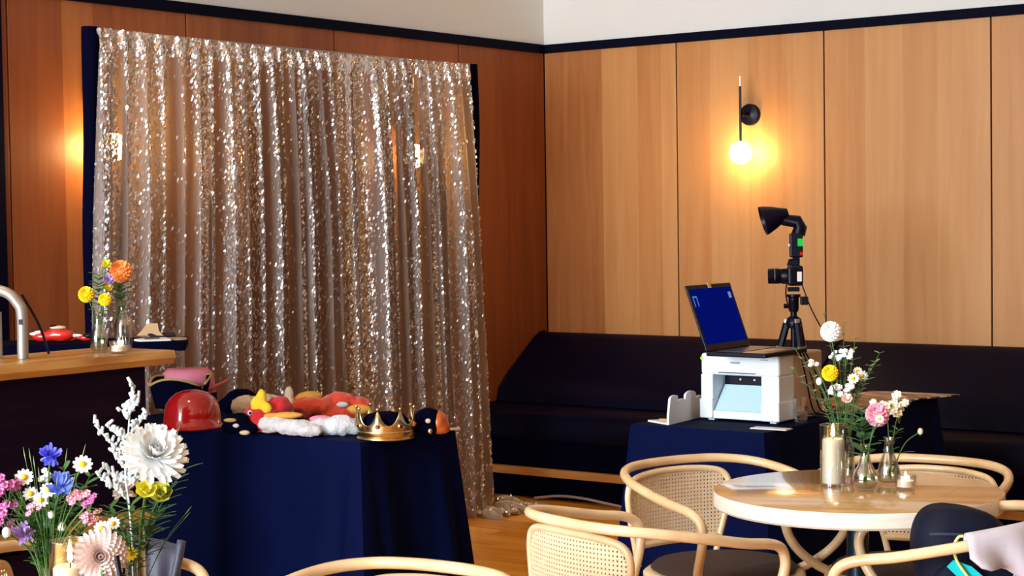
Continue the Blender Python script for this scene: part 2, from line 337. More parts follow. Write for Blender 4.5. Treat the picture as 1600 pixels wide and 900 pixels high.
def curtain_surf(s, v):                    # s: 0..1 across the whole backdrop, v: 0 top .. 1 floor
    y = 4.50+2.275*s+(s-.62)*.0+np.where(s < .5, (s-.5)*2*.10, (s-.5)*2*.13)*v
    ph = 2*np.pi*(s*29+.55*np.sin(7.3*s*2)+.35*np.sin(23*s+1)+.25*v*np.sin(9*s))
    amp = .010+.030*np.clip(v*3, 0, 1)**.7
    o = amp*(np.sin(ph)+.35*np.sin(2.17*ph+1.3)+.5*np.sin(ph*.37+.6))
    y = y+.35*amp*np.cos(ph)
    z = 2.195-.012*np.sin(s*math.pi)-(2.19)*v
    top = np.clip(v/.03, 0, 1)
    return np.stack([XC+.012+o*top+(1-top)*.008*np.sin(ph*2), y, z], -1)
def curtain(s0, s1, label, nseq, dens):
    t = thing('sequin_curtain', (XC, 4.5+2.3*(s0+s1)/2, 0), label, 'curtain', 'sequin backdrop curtains')
    ns = int(420*(s1-s0)); S, V = np.meshgrid(np.linspace(s0, s1, ns), np.linspace(0, .995, 46)); P = curtain_surf(S, V)
    MB().grid(P).build('mesh_fabric', M_fab, t, smooth=180)
    n = nseq; s = RNG.uniform(s0, s1, n*2); v = RNG.uniform(0.002, .985, n*2)
    keep = RNG.random(n*2) < np.array([dens(a, b) for a, b in zip(s, v)]); s = s[keep][:n]; v = v[keep][:n]; n = len(s)
    e = 1e-3; c = curtain_surf(s, v); du = curtain_surf(s+e, v)-c; dv = curtain_surf(s, v+e)-c
    nr = np.cross(dv, du); nr /= np.linalg.norm(nr, axis=1)[:, None]; nr = np.where(nr[:, :1] < 0, -nr, nr)
    c = c+nr*.004
    nn = nr+RNG.normal(0, .19, (n, 3)); nn /= np.linalg.norm(nn, axis=1)[:, None]
    u = np.cross(nn, A(.2, .35, 1)); u /= np.linalg.norm(u, axis=1)[:, None]; q = np.cross(nn, u)
    sz = RNG.uniform(.0026, .0048, (n, 1)); sl = RNG.uniform(.004, .0085, (n, 1))
    Vt = np.stack([c-u*sz*.6-q*sl, c+u*sz*.6-q*sl, c+u*sz, c+u*sz*.6+q*sl, c-u*sz*.6+q*sl, c-u*sz], 1).reshape(-1, 3)
    Fs = np.arange(n*6).reshape(n, 6)
    me = bpy.data.meshes.new('sequins'); me.vertices.add(n*6); me.vertices.foreach_set('co', Vt.ravel()); me.loops.add(n*6); me.loops.foreach_set('vertex_index', Fs.ravel())
    me.polygons.add(n); me.polygons.foreach_set('loop_start', np.arange(n)*6); me.update(calc_edges=True); me.validate(); me.materials.append(M_seq)
    o = bpy.data.objects.new('sequins', me); COL.objects.link(o); par(o, t); tag(o, kind='stuff'); return t
COLS = RNG.random(160)
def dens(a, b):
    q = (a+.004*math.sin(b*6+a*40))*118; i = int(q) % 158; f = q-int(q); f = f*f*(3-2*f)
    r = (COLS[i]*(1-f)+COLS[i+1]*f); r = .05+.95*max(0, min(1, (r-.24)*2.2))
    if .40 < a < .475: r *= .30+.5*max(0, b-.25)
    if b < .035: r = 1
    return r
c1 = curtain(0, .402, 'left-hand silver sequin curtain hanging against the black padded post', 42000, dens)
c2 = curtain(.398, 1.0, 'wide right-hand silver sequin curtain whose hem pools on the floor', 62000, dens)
# pooled hem
hm = MB(); hs = MB()
for k in range(16):
    an = RNG.uniform(-.9, .9); c = A(XC+.0+.17*RNG.random()**1.5, 6.74+.34*k/15, .012+.02*RNG.random()); r = A(.06+.05*RNG.random(), .010+.010*RNG.random(), .015+.024*RNG.random())
    hm.ball(c, r, 12, 8, rotz(an)@roty(RNG.uniform(-.1, .35)))
    for q in range(26):
        d = RNG.normal(0, 1, 3); d[2] = abs(d[2]); d /= np.linalg.norm(d); hs.add([(-.003, -.005, 0), (.003, -.005, 0), (.003, .005, 0), (-.003, .005, 0)], [(0, 1, 2, 3)], np.stack(frame(d+RNG.normal(0, .3, 3)), 1), c+d*(r+.003))
hm.ball(A(XC+.10, 7.12, .014), (.10, .05, .014), 12, 6, rotz(.5))
hm.build('hem', mat('gathered_mesh_fabric', (.42, .34, .26), .5, bump=.6, scale=90), c2, smooth=180, remesh=.0045)
tag(hs.build('hem_sequins', M_seq, c2, smooth=None), kind='stuff')

# ---------------------------------------------------------------- tables with floor-length cloths
def cloth_table(x0, x1, y0, y1, z, tl, cl, seed):
    t = thing('folding_table', ((x0+x1)/2, (y0+y1)/2, 0), tl, 'table', 'folding tables under navy cloths')
    MB().bx(x0, x1, y0, y1, z-.035, z-.006).build('tabletop', M_blackp, t, smooth=None)
    for x in (x0+.08, x1-.08):
        for y in (y0+.07, y1-.07): MB().tube([(x, y, 0), (x, y, z-.035)], .014, 8).build('leg', M_metal, t)
    rnd = random.Random(seed); per = []; g = .006
    cx, cy = (x0+x1)/2, (y0+y1)/2
    def side(a, b, n):
        for k in range(n): per.append((a[0]+(b[0]-a[0])*k/n, a[1]+(b[1]-a[1])*k/n))
    c = [(x0-g, y0-g), (x1+g, y0-g), (x1+g, y1+g), (x0-g, y1+g)]
    for k in range(4):
        a, b = c[k], c[(k+1) % 4]; side(a, b, max(24, int(math.dist(a, b)*70)))
    n = len(per); L = [0]
    for k in range(n): L.append(L[-1]+math.dist(per[k], per[(k+1) % n]))
    out = []
    for k in range(n):
        x, y = per[k]; a, b = per[k-1], per[(k+1) % n]; tx, ty = b[0]-a[0], b[1]-a[1]; q = math.hypot(tx, ty); out.append((ty/q, -tx/q))
    cm = [min(math.dist(per[k], q) for q in c) for k in range(n)]
    f1, f2 = rnd.uniform(14, 17), rnd.uniform(23, 27); V = []; zs = [z+.001, z-.012, z-.05, z-.12, z-.22, z-.36, z-.52, .012]
    for i, zz in enumerate(zs):
        d = (z-zz)/z
        for k in range(n):
            s = L[k]; near = math.exp(-(cm[k]/.16)**2)
            wv = .5+.5*math.sin(s*f1+seed)*math.sin(s*5.3+seed*2)+.25*math.sin(s*f2)
            off = .004*min(1, i)+d*(.05*wv+.075*near*(1+.4*math.sin(s*48)))
            V.append((per[k][0]+out[k][0]*off, per[k][1]+out[k][1]*off, zz))
    m = len(zs); Fs = [(i*n+k, (i+1)*n+k, (i+1)*n+(k+1) % n, i*n+(k+1) % n) for i in range(m-1) for k in range(n)]+[tuple(range(n))]
    o = MB().add(V, Fs).build('tablecloth', M_cloth, smooth=50); tag(o, cl, 'tablecloth', 'floor-length navy tablecloths'); return t
PX1 = -3.765; PY0 = 4.235
cloth_table(-4.98, PX1, PY0, 4.70, .74, 'folding table hidden under the cloth beneath the party hats', 'floor-length navy black cloth on the table of party hats', 3)
TX0, TX1, TY0, TY1 = -3.27, -2.775, 5.08, 6.45
cloth_table(TX0, TX1, TY0, TY1, .74, 'folding table hidden under the cloth beneath the photo printer', 'floor-length navy black cloth on the table with the white printer', 8)

# ---------------------------------------------------------------- bar counter, standing table
bar = thing('bar_counter', (-4.3, 2.6, 0), 'bar counter with live-edge wooden top and dark front at the left edge', 'bar counter')
CX0, CX1, CYE = -4.50, -4.155, 3.83
ys = np.linspace(1.2, CYE, 40); V = []
for y in ys:
    wv = .010*math.sin(y*5)+.006*math.sin(y*13+1); e = .02*max(0, (y-CYE+.06)/.06)
    V += [(CX0+wv*.4+e, y, 1.012), (CX1+wv-.012-e, y, 1.008), (CX1+wv-e, y, 1.028), (CX1+wv-.006-e, y, 1.05), (CX0+wv*.4+e, y, 1.05)]
Fs = [(i*5+j, i*5+(j+1) % 5, (i+1)*5+(j+1) % 5, (i+1)*5+j) for i in range(39) for j in range(5)]+[(0, 1, 2, 3, 4), tuple(39*5+j for j in (4, 3, 2, 1, 0))]
MB().add(V, Fs).build('counter_slab', M_bar, bar, smooth=35)
MB().bx(CX0+.05, CX1-.045, 1.2, CYE-.10, .50, 1.008).build('front_panel', M_barfront, bar, smooth=None, bevel=.002)
MB().bx(CX0+.05, CX1-.03, 1.2, CYE-.10, 0, .50).build('lower_front', M_barfront, bar, smooth=None)
MB().bx(CX0+.05, CX1+.03, 1.2, CYE-.14, .535, .565).build('foot_ledge', M_bar, bar, smooth=None, bevel=.004)

hz = 1.03; hp = atz(290, 533, hz); hq = atz(44, 539, hz); dr = hq-hp; dr /= np.linalg.norm(dr); nr_ = A(dr[1], -dr[0], 0); nr_ = nr_ if nr_@A(-.6, .8, 0) > 0 else -nr_
st = thing('standing_table', tuple((hp+dr*.58+nr_*.15)*A(1, 1, 0)), 'high narrow black table behind the bar holding photo props', 'table')
Mh = np.stack([dr, nr_, A(0, 0, 1)], 1)
MB().box(hp+dr*.40+nr_*.14+A(0, 0, -.017), (.80, .28, .034), Mh).build('tabletop', M_black, st, smooth=None, bevel=.006)
MB().tube([hp+dr*.58+nr_*.15+A(0, 0, -.03), (hp+dr*.58+nr_*.15)*A(1, 1, 0)+A(0, 0, .02)], .03, 12).build('column', M_blackp, st)
MB().lathe([(.15, 0), (.15, .012), (.03, .02)], 24, None, (hp+dr*.58+nr_*.15)*A(1, 1, 0)).build('base', M_blackp, st)

# bent metal frame on the counter
p0 = atz(36, 560, 1.051)
fr = thing('metal_frame', tuple(p0), 'bent grey metal tube frame standing on the bar counter', 'metal frame')
sdv = -A(.8, .6, 0)
pts = [p0, p0+A(0, 0, .13), p0+A(0, 0, .165)+sdv*.012, p0+A(0, 0, .195)+sdv*.04, p0+A(0, 0, .207)+sdv*.085, p0+A(0, 0, .207)+sdv*.16]
MB().tube(cr(pts, 6), .0165, 12).build('bent_tube', M_metal, fr)
MB().box(p0+A(0, 0, .11)+A(.6, -.8, 0)*.0165, (.010, .004, .016), rotz(.64)).build('button', M_blackp, fr, smooth=None)
MB().tube([p0+sdv*.075+A(0, 0, 0), p0+sdv*.075+A(0, 0, .14)], .014, 10).build('upright_tube', M_metal, fr)
MB().tube(cr([p0+sdv*.01+A(-.02, .03, .19), p0+A(-.015, .03, .10)-sdv*.035, p0+A(-.01, .03, .01)-sdv*.06], 6), .004, 6).build('cord', M_blackp, fr)

# ---------------------------------------------------------------- bentwood chairs
half0 = np.array([(0, -.268, 1), (.09, -.262, .99), (.17, -.235, .96), (.235, -.175, .87), (.272, -.09, .68), (.284, .01, .42), (.284, .10, .18), (.28, .18, .03), (.275, .225, -.1), (.27, .248, -.3), (.268, .252, -.6), (.262, .235, -1), (.245, .20, -1.4), (.215, .155, -1.75), (.19, .12, -1.95)])
hh = half0*A(.959, .90, 1); hh[:, 2] = np.where(half0[:, 2] > 0, .672+.067*half0[:, 2], .672+.11*half0[:, 2])
rail_pts = [(-x, y, z) for x, y, z in hh[::-1]][:-1]+[tuple(p) for p in hh]
lp = [(.141, .45), (.152, .50), (.168, .56), (.181, .62), (.184, .66), (.172, .69), (.14, .705), (.07, .7125), (0, .714)]
def py_(x): return -.229+.95*x*x
loop = [(x, py_(x), z) for x, z in lp]; loop = loop+[(-x, y, z) for x, y, z in loop[::-1][1:]]
chair = thing('bentwood_armchair', (0, 0, 0), 'x', 'chair', 'bentwood cane armchairs', local=True)
MB().tube(cr(rail_pts, 5), .0128, 10).build('arm_rail', M_bent, chair, smooth=180)
bfr = MB().tube(cr(loop, 5), .0095, 8).build('back_frame', M_bent, chair, smooth=180)
xs = np.linspace(-.154, .154, 13); MB().tube([(x, py_(x), .508) for x in xs], .010, 8).build('back_bar', M_bent, chair, smooth=180)
lz = np.array([z for x, z in lp]); lx = np.array([x for x, z in lp]); cm = MB(); sp_ = .0108
for i in range(-17, 18):
    for k in range(20):
        x, z = i*sp_, .513+k*sp_
        hw = np.interp(z, lz[:5], lx[:5]) if z < .66 else (np.interp(z, lz[4:], lx[4:]) if z < .714 else 0)
        if abs(x) > hw-.006: continue
        h, q = sp_/2, sp_*.20; c = A(x, py_(x), z); tx = A(1, 1.9*x, 0)
        O = [c+tx*a*h+A(0, 0, b*h) for a, b in ((-1, -1), (1, -1), (1, 1), (-1, 1))]
        I = [c+tx*a*q+A(0, 0, b*q) for a, b in ((-1, -.5), (-.5, -1), (.5, -1), (1, -.5), (1, .5), (.5, 1), (-.5, 1), (-1, .5))]
        cm.add(O+I, [(0, 1, 6, 5), (1, 7, 6), (1, 2, 8, 7), (2, 9, 8), (2, 3, 10, 9), (3, 11, 10), (3, 0, 4, 11), (0, 5, 4)])
cm.build('cane_panel', M_cane, bfr, smooth=None, solid=.002)
MB().lathe([(.0, .425), (.215, .425), (.226, .432), (.226, .452), (.215, .46), (.0, .46)], 36).build('seat_ring', M_bent, chair, smooth=40)
MB().lathe([(.0, .462), (.195, .462), (.205, .468), (.195, .478), (.15, .484), (.0, .486)], 36).build('seat_pad', M_seat, chair, smooth=60)
for x, y in ((.15, .14), (-.15, .14), (.13, -.15), (-.13, -.15)):
    MB().tube([(x, y, .43), (x*1.12, y*1.12, .2), (x*1.25, y*1.28, 0)], [.016, .014, .011], 8).build('leg', M_bent, chair)
a_ = np.linspace(0, 2*math.pi, 33); MB().tube([(.185*math.cos(a), .185*math.sin(a), .27) for a in a_], .008, 6).build('stretcher_ring', M_bent, chair, smooth=180)
poses = [
 (-2.475, 4.30, -1.93, 'cane armchair on the left of the round table, in front of the printer cloth'),
 (-2.301, 3.601, -.276, 'cane armchair in front of the round table, its woven back towards the viewer'),
 (-2.042, 4.552, 3.169, 'cane armchair at the far right side of the round table'),
 (-1.665, 3.924, 1.904, 'cane armchair holding the navy backpack'),
 (0, 0, 3.2, 'cane armchair at the bottom centre, only its curved top rail showing'),
 (0, 0, 2.75, 'cane armchair at the lower left with a grey jacket hung over it')]
pb = atz(688, 885, .74); poses[4] = (pb[0]+.02, pb[1]-.235, 3.2, poses[4][3])
pb = atz(309, 888, .66)-rotz(-.88)@A(-.26, .21, 0); poses[5] = (pb[0], pb[1], -.88, poses[5][3])
for i, (x, y, th, lab) in enumerate(poses):
    o = chair if i == 0 else copy_tree(chair)
    o.location = (x, y, 0); o.rotation_euler = (0, 0, th); o['label'] = lab
for o in COL.objects:
    if 'local' in o: del o['local']

# ---------------------------------------------------------------- round tables
def round_table(cx, cy, r, label, rz):
    t = thing('round_table', (cx, cy, 0), label, 'table', 'round pedestal tables', rz, local=True)
    MB().lathe([(.0, .697), (r-.006, .697), (r, .703), (r, .734), (r-.001, .7385)], 72, cap1=False).build('table_edge', M_rim, t, smooth=35)
    MB().lathe([(r-.001, .7385), (r-.004, .74), (0.0, .74)], 72, cap0=False).build('tabletop', M_tabletop, t, smooth=35)
    MB().tube([(0, 0, .03), (0, 0, .697)], .028, 20).build('column', M_steel, t)
    MB().lathe([(.24, 0), (.24, .008), (.2, .014), (.04, .03)], 36).build('base_plate', M_steel, t)
    MB().lathe([(.03, .68), (.15, .69), (.15, .697)], 24).build('mounting_plate', M_steel, t)
    return t
TC = A(-2.0, 4.16, .74); round_table(TC[0], TC[1], .367, 'round oak table holding candles and flowers at the right', .4)
FT = atz(125, 985, .74); round_table(FT[0]-.0, FT[1]-.05, .36, 'round oak table under the lower left flowers, just below the picture edge', 1.1)
for o in COL.objects:
    if 'local' in o: del o['local']

# ---------------------------------------------------------------- glassware and candles
def vase(px, py, z, prof, label, group, water=.5, name='bud_vase', ns=20):
    p = atz(px, py, z); t = thing(name, tuple(p), label, 'vase', group)
    inner = [(max(r-.0025, .001), max(zz, .006)) for r, zz in prof]
    MB().lathe(prof+inner[::-1], ns, None, p, cap1=True).build('glass_body', M_glass, t, smooth=60)
    H = prof[-1][1]; wp = [(0, .0065)]+[(max(r-.003, .001), max(zz, .0065)) for r, zz in prof if zz < H*water]
    if len(wp) > 2: wp.append((0, wp[-1][1])); MB().lathe(wp, ns, None, p, cap0=False, cap1=False).build('water', M_water, t, smooth=60)
    return p
def flame(p, t, s=1):
    MB().lathe([(.0008, 0), (.0045*s, .006*s), (.0052*s, .011*s), (.003*s, .02*s), (.0004, .03*s)], 10, None, p).build('flame', M_flame, t, smooth=180)
def pillar(px, py, z, R, Hg, rc, hc, label, group):
    p = atz(px, py, z); g = thing('glass_cylinder', tuple(p), label[0], 'candle holder', group)
    MB().lathe([(R, 0), (R, Hg), (R-.0025, Hg), (R-.0025, .006), (0, .006)], 32, None, p, cap1=False).build('glass_body', M_glass, g, smooth=60)
    MB().tube([p+A(math.cos(a), math.sin(a), 0)*(R-.001)+A(0, 0, Hg) for a in np.linspace(0, 2*math.pi, 33)], .0014, 6, False).build('rim', M_glass, g, smooth=180)
    c = thing('pillar_candle', tuple(p+A(0, 0, .0065)), label[1], 'candle', 'pillar candles')
    MB().lathe([(0, .0065), (rc, .0065), (rc, hc-.004), (rc-.004, hc), (rc*.6, hc-.006), (0, hc-.008)], 28, None, p, cap0=False, cap1=False).build('wax', M_wax, c, smooth=60)
    MB().tube([p+A(0, 0, hc-.008), p+A(.001, 0, hc+.006)], .0012, 6).build('wick', M_blackp, c); flame(p+A(0, 0, hc+.004), c)
def tealight(px, py, z, label, group, s=1.0):
    p = atz(px, py, z); g = thing('tealight_holder', tuple(p), label[0], 'candle holder', group)
    MB().lathe([(.022*s, 0), (.027*s, .012*s), (.028*s, .036*s), (.0255*s, .036*s), (.0245*s, .012*s), (.0, .006*s)], 20, None, p, cap1=False).build('glass_cup', M_glass, g, smooth=60)
    c = thing('tealight', tuple(p+A(0, 0, .0065*s)), label[1], 'candle', 'tealights')
    MB().lathe([(0, .0065*s), (.0215*s, .0065*s), (.0215*s, .022*s), (0, .021*s)], 20, None, p, cap0=False, cap1=False).build('wax', M_wax, c, smooth=60); flame(p+A(0, 0, .022*s), c, .8*s)
bottle = [(.0, 0), (.026, 0), (.030, .01), (.031, .03), (.024, .055), (.013, .085), (.011, .11), (.013, .122)]
bulb = [(.0, 0), (.020, 0), (.031, .015), (.034, .03), (.029, .048), (.016, .07), (.0115, .095), (.0115, .112), (.014, .118)]
tall = [(.0, 0), (.024, 0), (.027, .02), (.027, .08), (.02, .105), (.012, .125), (.012, .15), (.014, .155)]
tube_v = [(.0, 0), (.019, 0), (.0195, .01), (.0195, .155), (.021, .16)]
taper = [(.0, 0), (.022, 0), (.026, .01), (.028, .05), (.018, .075), (.014, .10), (.017, .135), (.019, .14)]
GT = 'bud vases on the round table'; GB = 'bud vases on the bar'; GF = 'vases on the lower left table'
V1 = vase(1320, 748, .741, tall, 'tall clear bud vase right behind the pillar candle', GT, .6)
V2 = vase(1352, 766, .741, bulb, 'round-bellied clear bud vase between pillar candle and tealight', GT, .5)
V3 = vase(1389, 756, .741, bottle, 'bottle-shaped clear vase of amber stems behind the tealight', GT, .5)
pillar(1302, 758, .741, .034, .158, .0285, .122, ('clear glass cylinder around the pillar candle on the round table', 'lit cream pillar candle on the round table at the right'), 'glass candle cylinders')
tealight(1415, 764, .741, ('clear glass tealight cup on the round table', 'lit tealight on the round table beside the vases'), 'glass tealight cups')
B1 = vase(155, 551, 1.051, taper, 'wider clear vase with pale water on the bar counter', GB, .55)
B2 = vase(193, 548, 1.051, tall, 'slender clear vase on the bar beside the sequin curtain', GB, .4)
tealight(186, 552, 1.051, ('clear tealight cup on the bar counter', 'lit white tealight on the bar counter below the orange dahlia'), 'glass tealight cups', 1.05)
F1 = vase(79, 956, .741, [(.0, 0), (.017, 0), (.019, .01), (.0165, .05), (.0185, .078), (.021, .084)], 'small clear vase of wildflowers at the lower left edge', GF, .8)
F2 = vase(214, 958, .741, tube_v, 'straight clear cylinder vase under the large white bloom', GF, .75)
F3 = vase(162, 990, .741, [(.0, 0), (.016, 0), (.018, .01), (.014, .045), (.016, .055)], 'small clear vase of the pale pink dahlia', GF, .8)
pillar(112, 978, .741, .036, .152, .030, .108, ('wide clear glass cylinder among the lower left flowers', 'lit cream pillar candle among the lower left flowers'), 'glass candle cylinders')

# ---------------------------------------------------------------- flowers
def cmat(n, rgb, **k): return mat(n, srgb(*rgb), k.pop('rough', .6), noise=.15, scale=90, **k)
C_w = cmat('petal_white', (245, 248, 246)); C_cr = cmat('petal_cream', (250, 238, 215)); C_y = cmat('petal_yellow', (250, 215, 15)); C_pal = cmat('petal_pale_yellow', (235, 225, 90))
C_pk = cmat('petal_pink', (235, 165, 185)); C_lp = cmat('petal_blush', (250, 222, 215)); C_mg = cmat('petal_magenta', (200, 110, 170)); C_bl = cmat('petal_blue', (105, 110, 235)); C_bl2 = cmat('petal_cornflower', (110, 135, 225))
C_or = cmat('petal_orange', (250, 150, 75)); C_pu = cmat('petal_purple', (175, 140, 200)); C_g = cmat('stem_green', (70, 110, 45)); C_g2 = cmat('leaf_green', (75, 125, 70)); C_g3 = cmat('leaf_sage', (130, 150, 105)); C_sv = cmat('leaf_silver', (205, 215, 215))
C_yc = cmat('flower_centre', (245, 190, 20)); C_br = cmat('dry_stem', (120, 95, 50)); C_pe = cmat('petal_peach', (240, 165, 140))
def fib(n, zmin=-1):
    i = np.arange(n)+.5; z = 1-(1-zmin)*i/n; a = math.pi*(1+5**.5)*i; r = np.sqrt(np.maximum(0, 1-z*z)); return np.stack([r*np.cos(a), r*np.sin(a), z], 1)
def flower(base, c, kind, r, m, label, bend=.25, stem=C_g, cat='flower', face=None, leaves=0, group=None, name='cut_flower', sr=.0016):
    base, c = np.array(base), np.array(c); t = thing(name, tuple(base), label, cat, group)
    md = base+(c-base)*.55+A(0, 0, .02)-(c-base)*A(1, 1, 0)*bend
    pts = cr([base, md, c], 7); stm = MB().tube(pts, sr, 6).build('stem', stem, t, smooth=180)
    if leaves:
        for k in range(leaves):
            p = pts[int(len(pts)*(.35+.5*k/max(1, leaves)))]; a = random.uniform(0, 6.28); lf = MB()
            lf.petal(p, (math.cos(a), math.sin(a), .5), (0, 0, 1), random.uniform(.02, .04), .009, -.3); lf.build('leaf', C_g2, stm, smooth=180)
    fc = np.array(face if face is not None else (CAM-c)*A(1, 1, 0)/np.linalg.norm(CAM-c)*.75+A(.25, .1, .75) if kind == 'mum' else (CAM-c)*A(1, 1, 0)/np.linalg.norm(CAM-c)*.8+A(0, 0, .5)); u, v, n = frame(fc); Mx = np.stack([u, v, n], 1)
    if kind == 'pom':
        b = MB(); D = fib(90, -.85)
        for d in D: d = Mx@d; b.petal(c+d*r*.45, d, n, r*.62, r*.42, -.15)
        b.ball(c, r*.7, 12, 8); b.build('petals', m, t, smooth=180)
    elif kind == 'dahlia':
        b = MB()
        for ring in range(9):
            el = math.radians(-8+ring*11); q = 26-ring*2
            for k in range(q):
                a = 2*math.pi*(k+.5*(ring % 2))/q; d = Mx@A(math.cos(a)*math.cos(el), math.sin(a)*math.cos(el), math.sin(el)); b.petal(c+d*r*.15, d, n, r*(1-.045*ring), r*.24, .16)
        b.ball(c+n*r*.2, r*.3, 10, 8); b.build('petals', m, t, smooth=180)
    elif kind == 'daisy':
        b = MB()
        for k in range(11): a = 2*math.pi*k/11; d = Mx@A(math.cos(a), math.sin(a), .1); b.petal(c+d*r*.2, d, n, r*.85, r*.42, .05)
        b.build('petals', m, t, smooth=180); MB().ball(c+n*r*.08, r*.36, 10, 7).build('centre', C_yc, t, smooth=180)
    elif kind == 'cup':
        b = MB()
        for k in range(14): a = 2*math.pi*k/7+(.45 if k > 6 else 0); el = .7+(.4 if k > 6 else 0); d = Mx@A(math.cos(a)*math.cos(el), math.sin(a)*math.cos(el), math.sin(el)); b.petal(c-n*r*.5, d, n, r*1.45, r*.85, .15)
        b.ball(c-n*r*.35, r*.4, 10, 7); b.build('petals', m, t, smooth=180)
    elif kind == 'fringe':
        b = MB()
        for k in range(46): d = Mx@(RNG.normal(0, 1, 3)*A(1, 1, .45)+A(0, 0, .55)); b.petal(c, d, n, r*random.uniform(.7, 1.1), r*.3, .2)
        b.build('petals', m, t, smooth=180)
    elif kind == 'buds':
        b = MB(); g = MB()
        for k in range(7):
            q = c+RNG.normal(0, .5, 3)*r*A(1, 1, .9); rr = r*random.uniform(.32, .48)
            for d in fib(14, -.6): b.petal(q+d*rr*.3, Mx@d, n, rr*.8, rr*.7, -.1)
            b.ball(q, rr*.6, 8, 6); g.tube([c-A(0, 0, r*1.3), q], .0008, 4)
        b.build('petals', m, t, smooth=180); g.build('twigs', C_g, t)
    elif kind == 'bud':
        MB().ball(c, (r*.8, r*.8, r), 10, 8).build('petals', m, t, smooth=180); MB().ball(c-A(0, 0, r*.7), (r*.5, r*.5, r*.6), 8, 6).build('sepal', C_g, t, smooth=180)
    elif kind == 'mum':
        me = {}
        for ring, (q, el, L) in enumerate(((20, -.2, 1.0), (20, .08, .97), (18, .36, .9), (14, .66, .8), (10, .95, .65), (6, 1.25, .5))):
            pm = MB(); V = []
            for i_ in range(6):
                s_ = i_/5
                for k in (-1, 0, 1): V.append((r*L*(.1+.9*s_), k*r*.115*(.4, .65, .9, 1, .97, .62)[i_], r*(.22*s_*s_*L+(.035 if k else 0)*s_)))
            pm.add(V, [(i_*3+j, i_*3+j+1, i_*3+j+4, i_*3+j+3) for i_ in range(5) for j in range(2)]); mesh = pm.mesh('petal', 180); mesh.materials.append(m)
            for k in range(q):
                a = 2*math.pi*(k+.5*(ring % 2))/q+random.uniform(-.06, .06); R = Mx@rotz(a)@roty(-el+random.uniform(-.08, .08))
                o = bpy.data.objects.new('petal', mesh); COL.objects.link(o); o.parent = t
                o.matrix_parent_inverse = Matrix.Translation(t.location).inverted()
                o.matrix_basis = Matrix.Translation(Vector(c))@Matrix([list(x) for x in R]).to_4x4()
    return t
def sprig(base, tip, label, m=C_g3, n=9, L=.02, W=.007, bend=.2, name='leafy_sprig', group=None, side=None):
    base, tip = np.array(base), np.array(tip); L *= 1.25; W *= 1.35; t = thing(name, tuple(base), label, 'foliage', group)
    pts = cr([base, base+(tip-base)*.5+A(0, 0, .03)-(tip-base)*A(1, 1, 0)*bend, tip], 10); MB().tube(pts, np.linspace(.0015, .0007, len(pts)), 5).build('stem', C_g, t, smooth=180)
    b = MB(); a0 = random.uniform(0, 6)
    for k in range(n):
        p = pts[int((len(pts)-1)*(.3+.7*k/(n-1)))]
        for s in (0, 1):
            a = a0+k*1.3+s*math.pi; b.petal(p, (math.cos(a), math.sin(a), .55), (0, 0, 1), L*random.uniform(.8, 1.2), W, -.2)
    b.build('leaves', m, t, smooth=180); return t
def grass(base, tip, label, m=C_g, group='grass stalks in the wildflowers', r=.0009):
    base, tip = np.array(base), np.array(tip); t = thing('grass_stalk', tuple(base), label, 'foliage', group)
    pts = cr([base, base+(tip-base)*.5+A(0, 0, .02), tip], 8); MB().tube(pts, np.linspace(r*1.4, r*.5, len(pts)), 5).build('blade', m, t, smooth=180)
    MB().tube([pts[-3], pts[-2], pts[-1]], [r*.5, r*1.2, r*.3], 6).build('seed_head', C_g3, t, smooth=180)
GF_ = 'cut flowers at the lower left'; GR_ = 'cut flowers on the round table'; GB_ = 'cut flowers on the bar'
PXM = FPX/3.2
def ff(px, py, d=3.2): return atd(px, py, d)
fb = lambda: F1+A(random.uniform(-.006, .006), random.uniform(-.006, .006), .012)
fb2 = lambda: F2+A(random.uniform(-.007, .007), random.uniform(-.007, .007), .012)
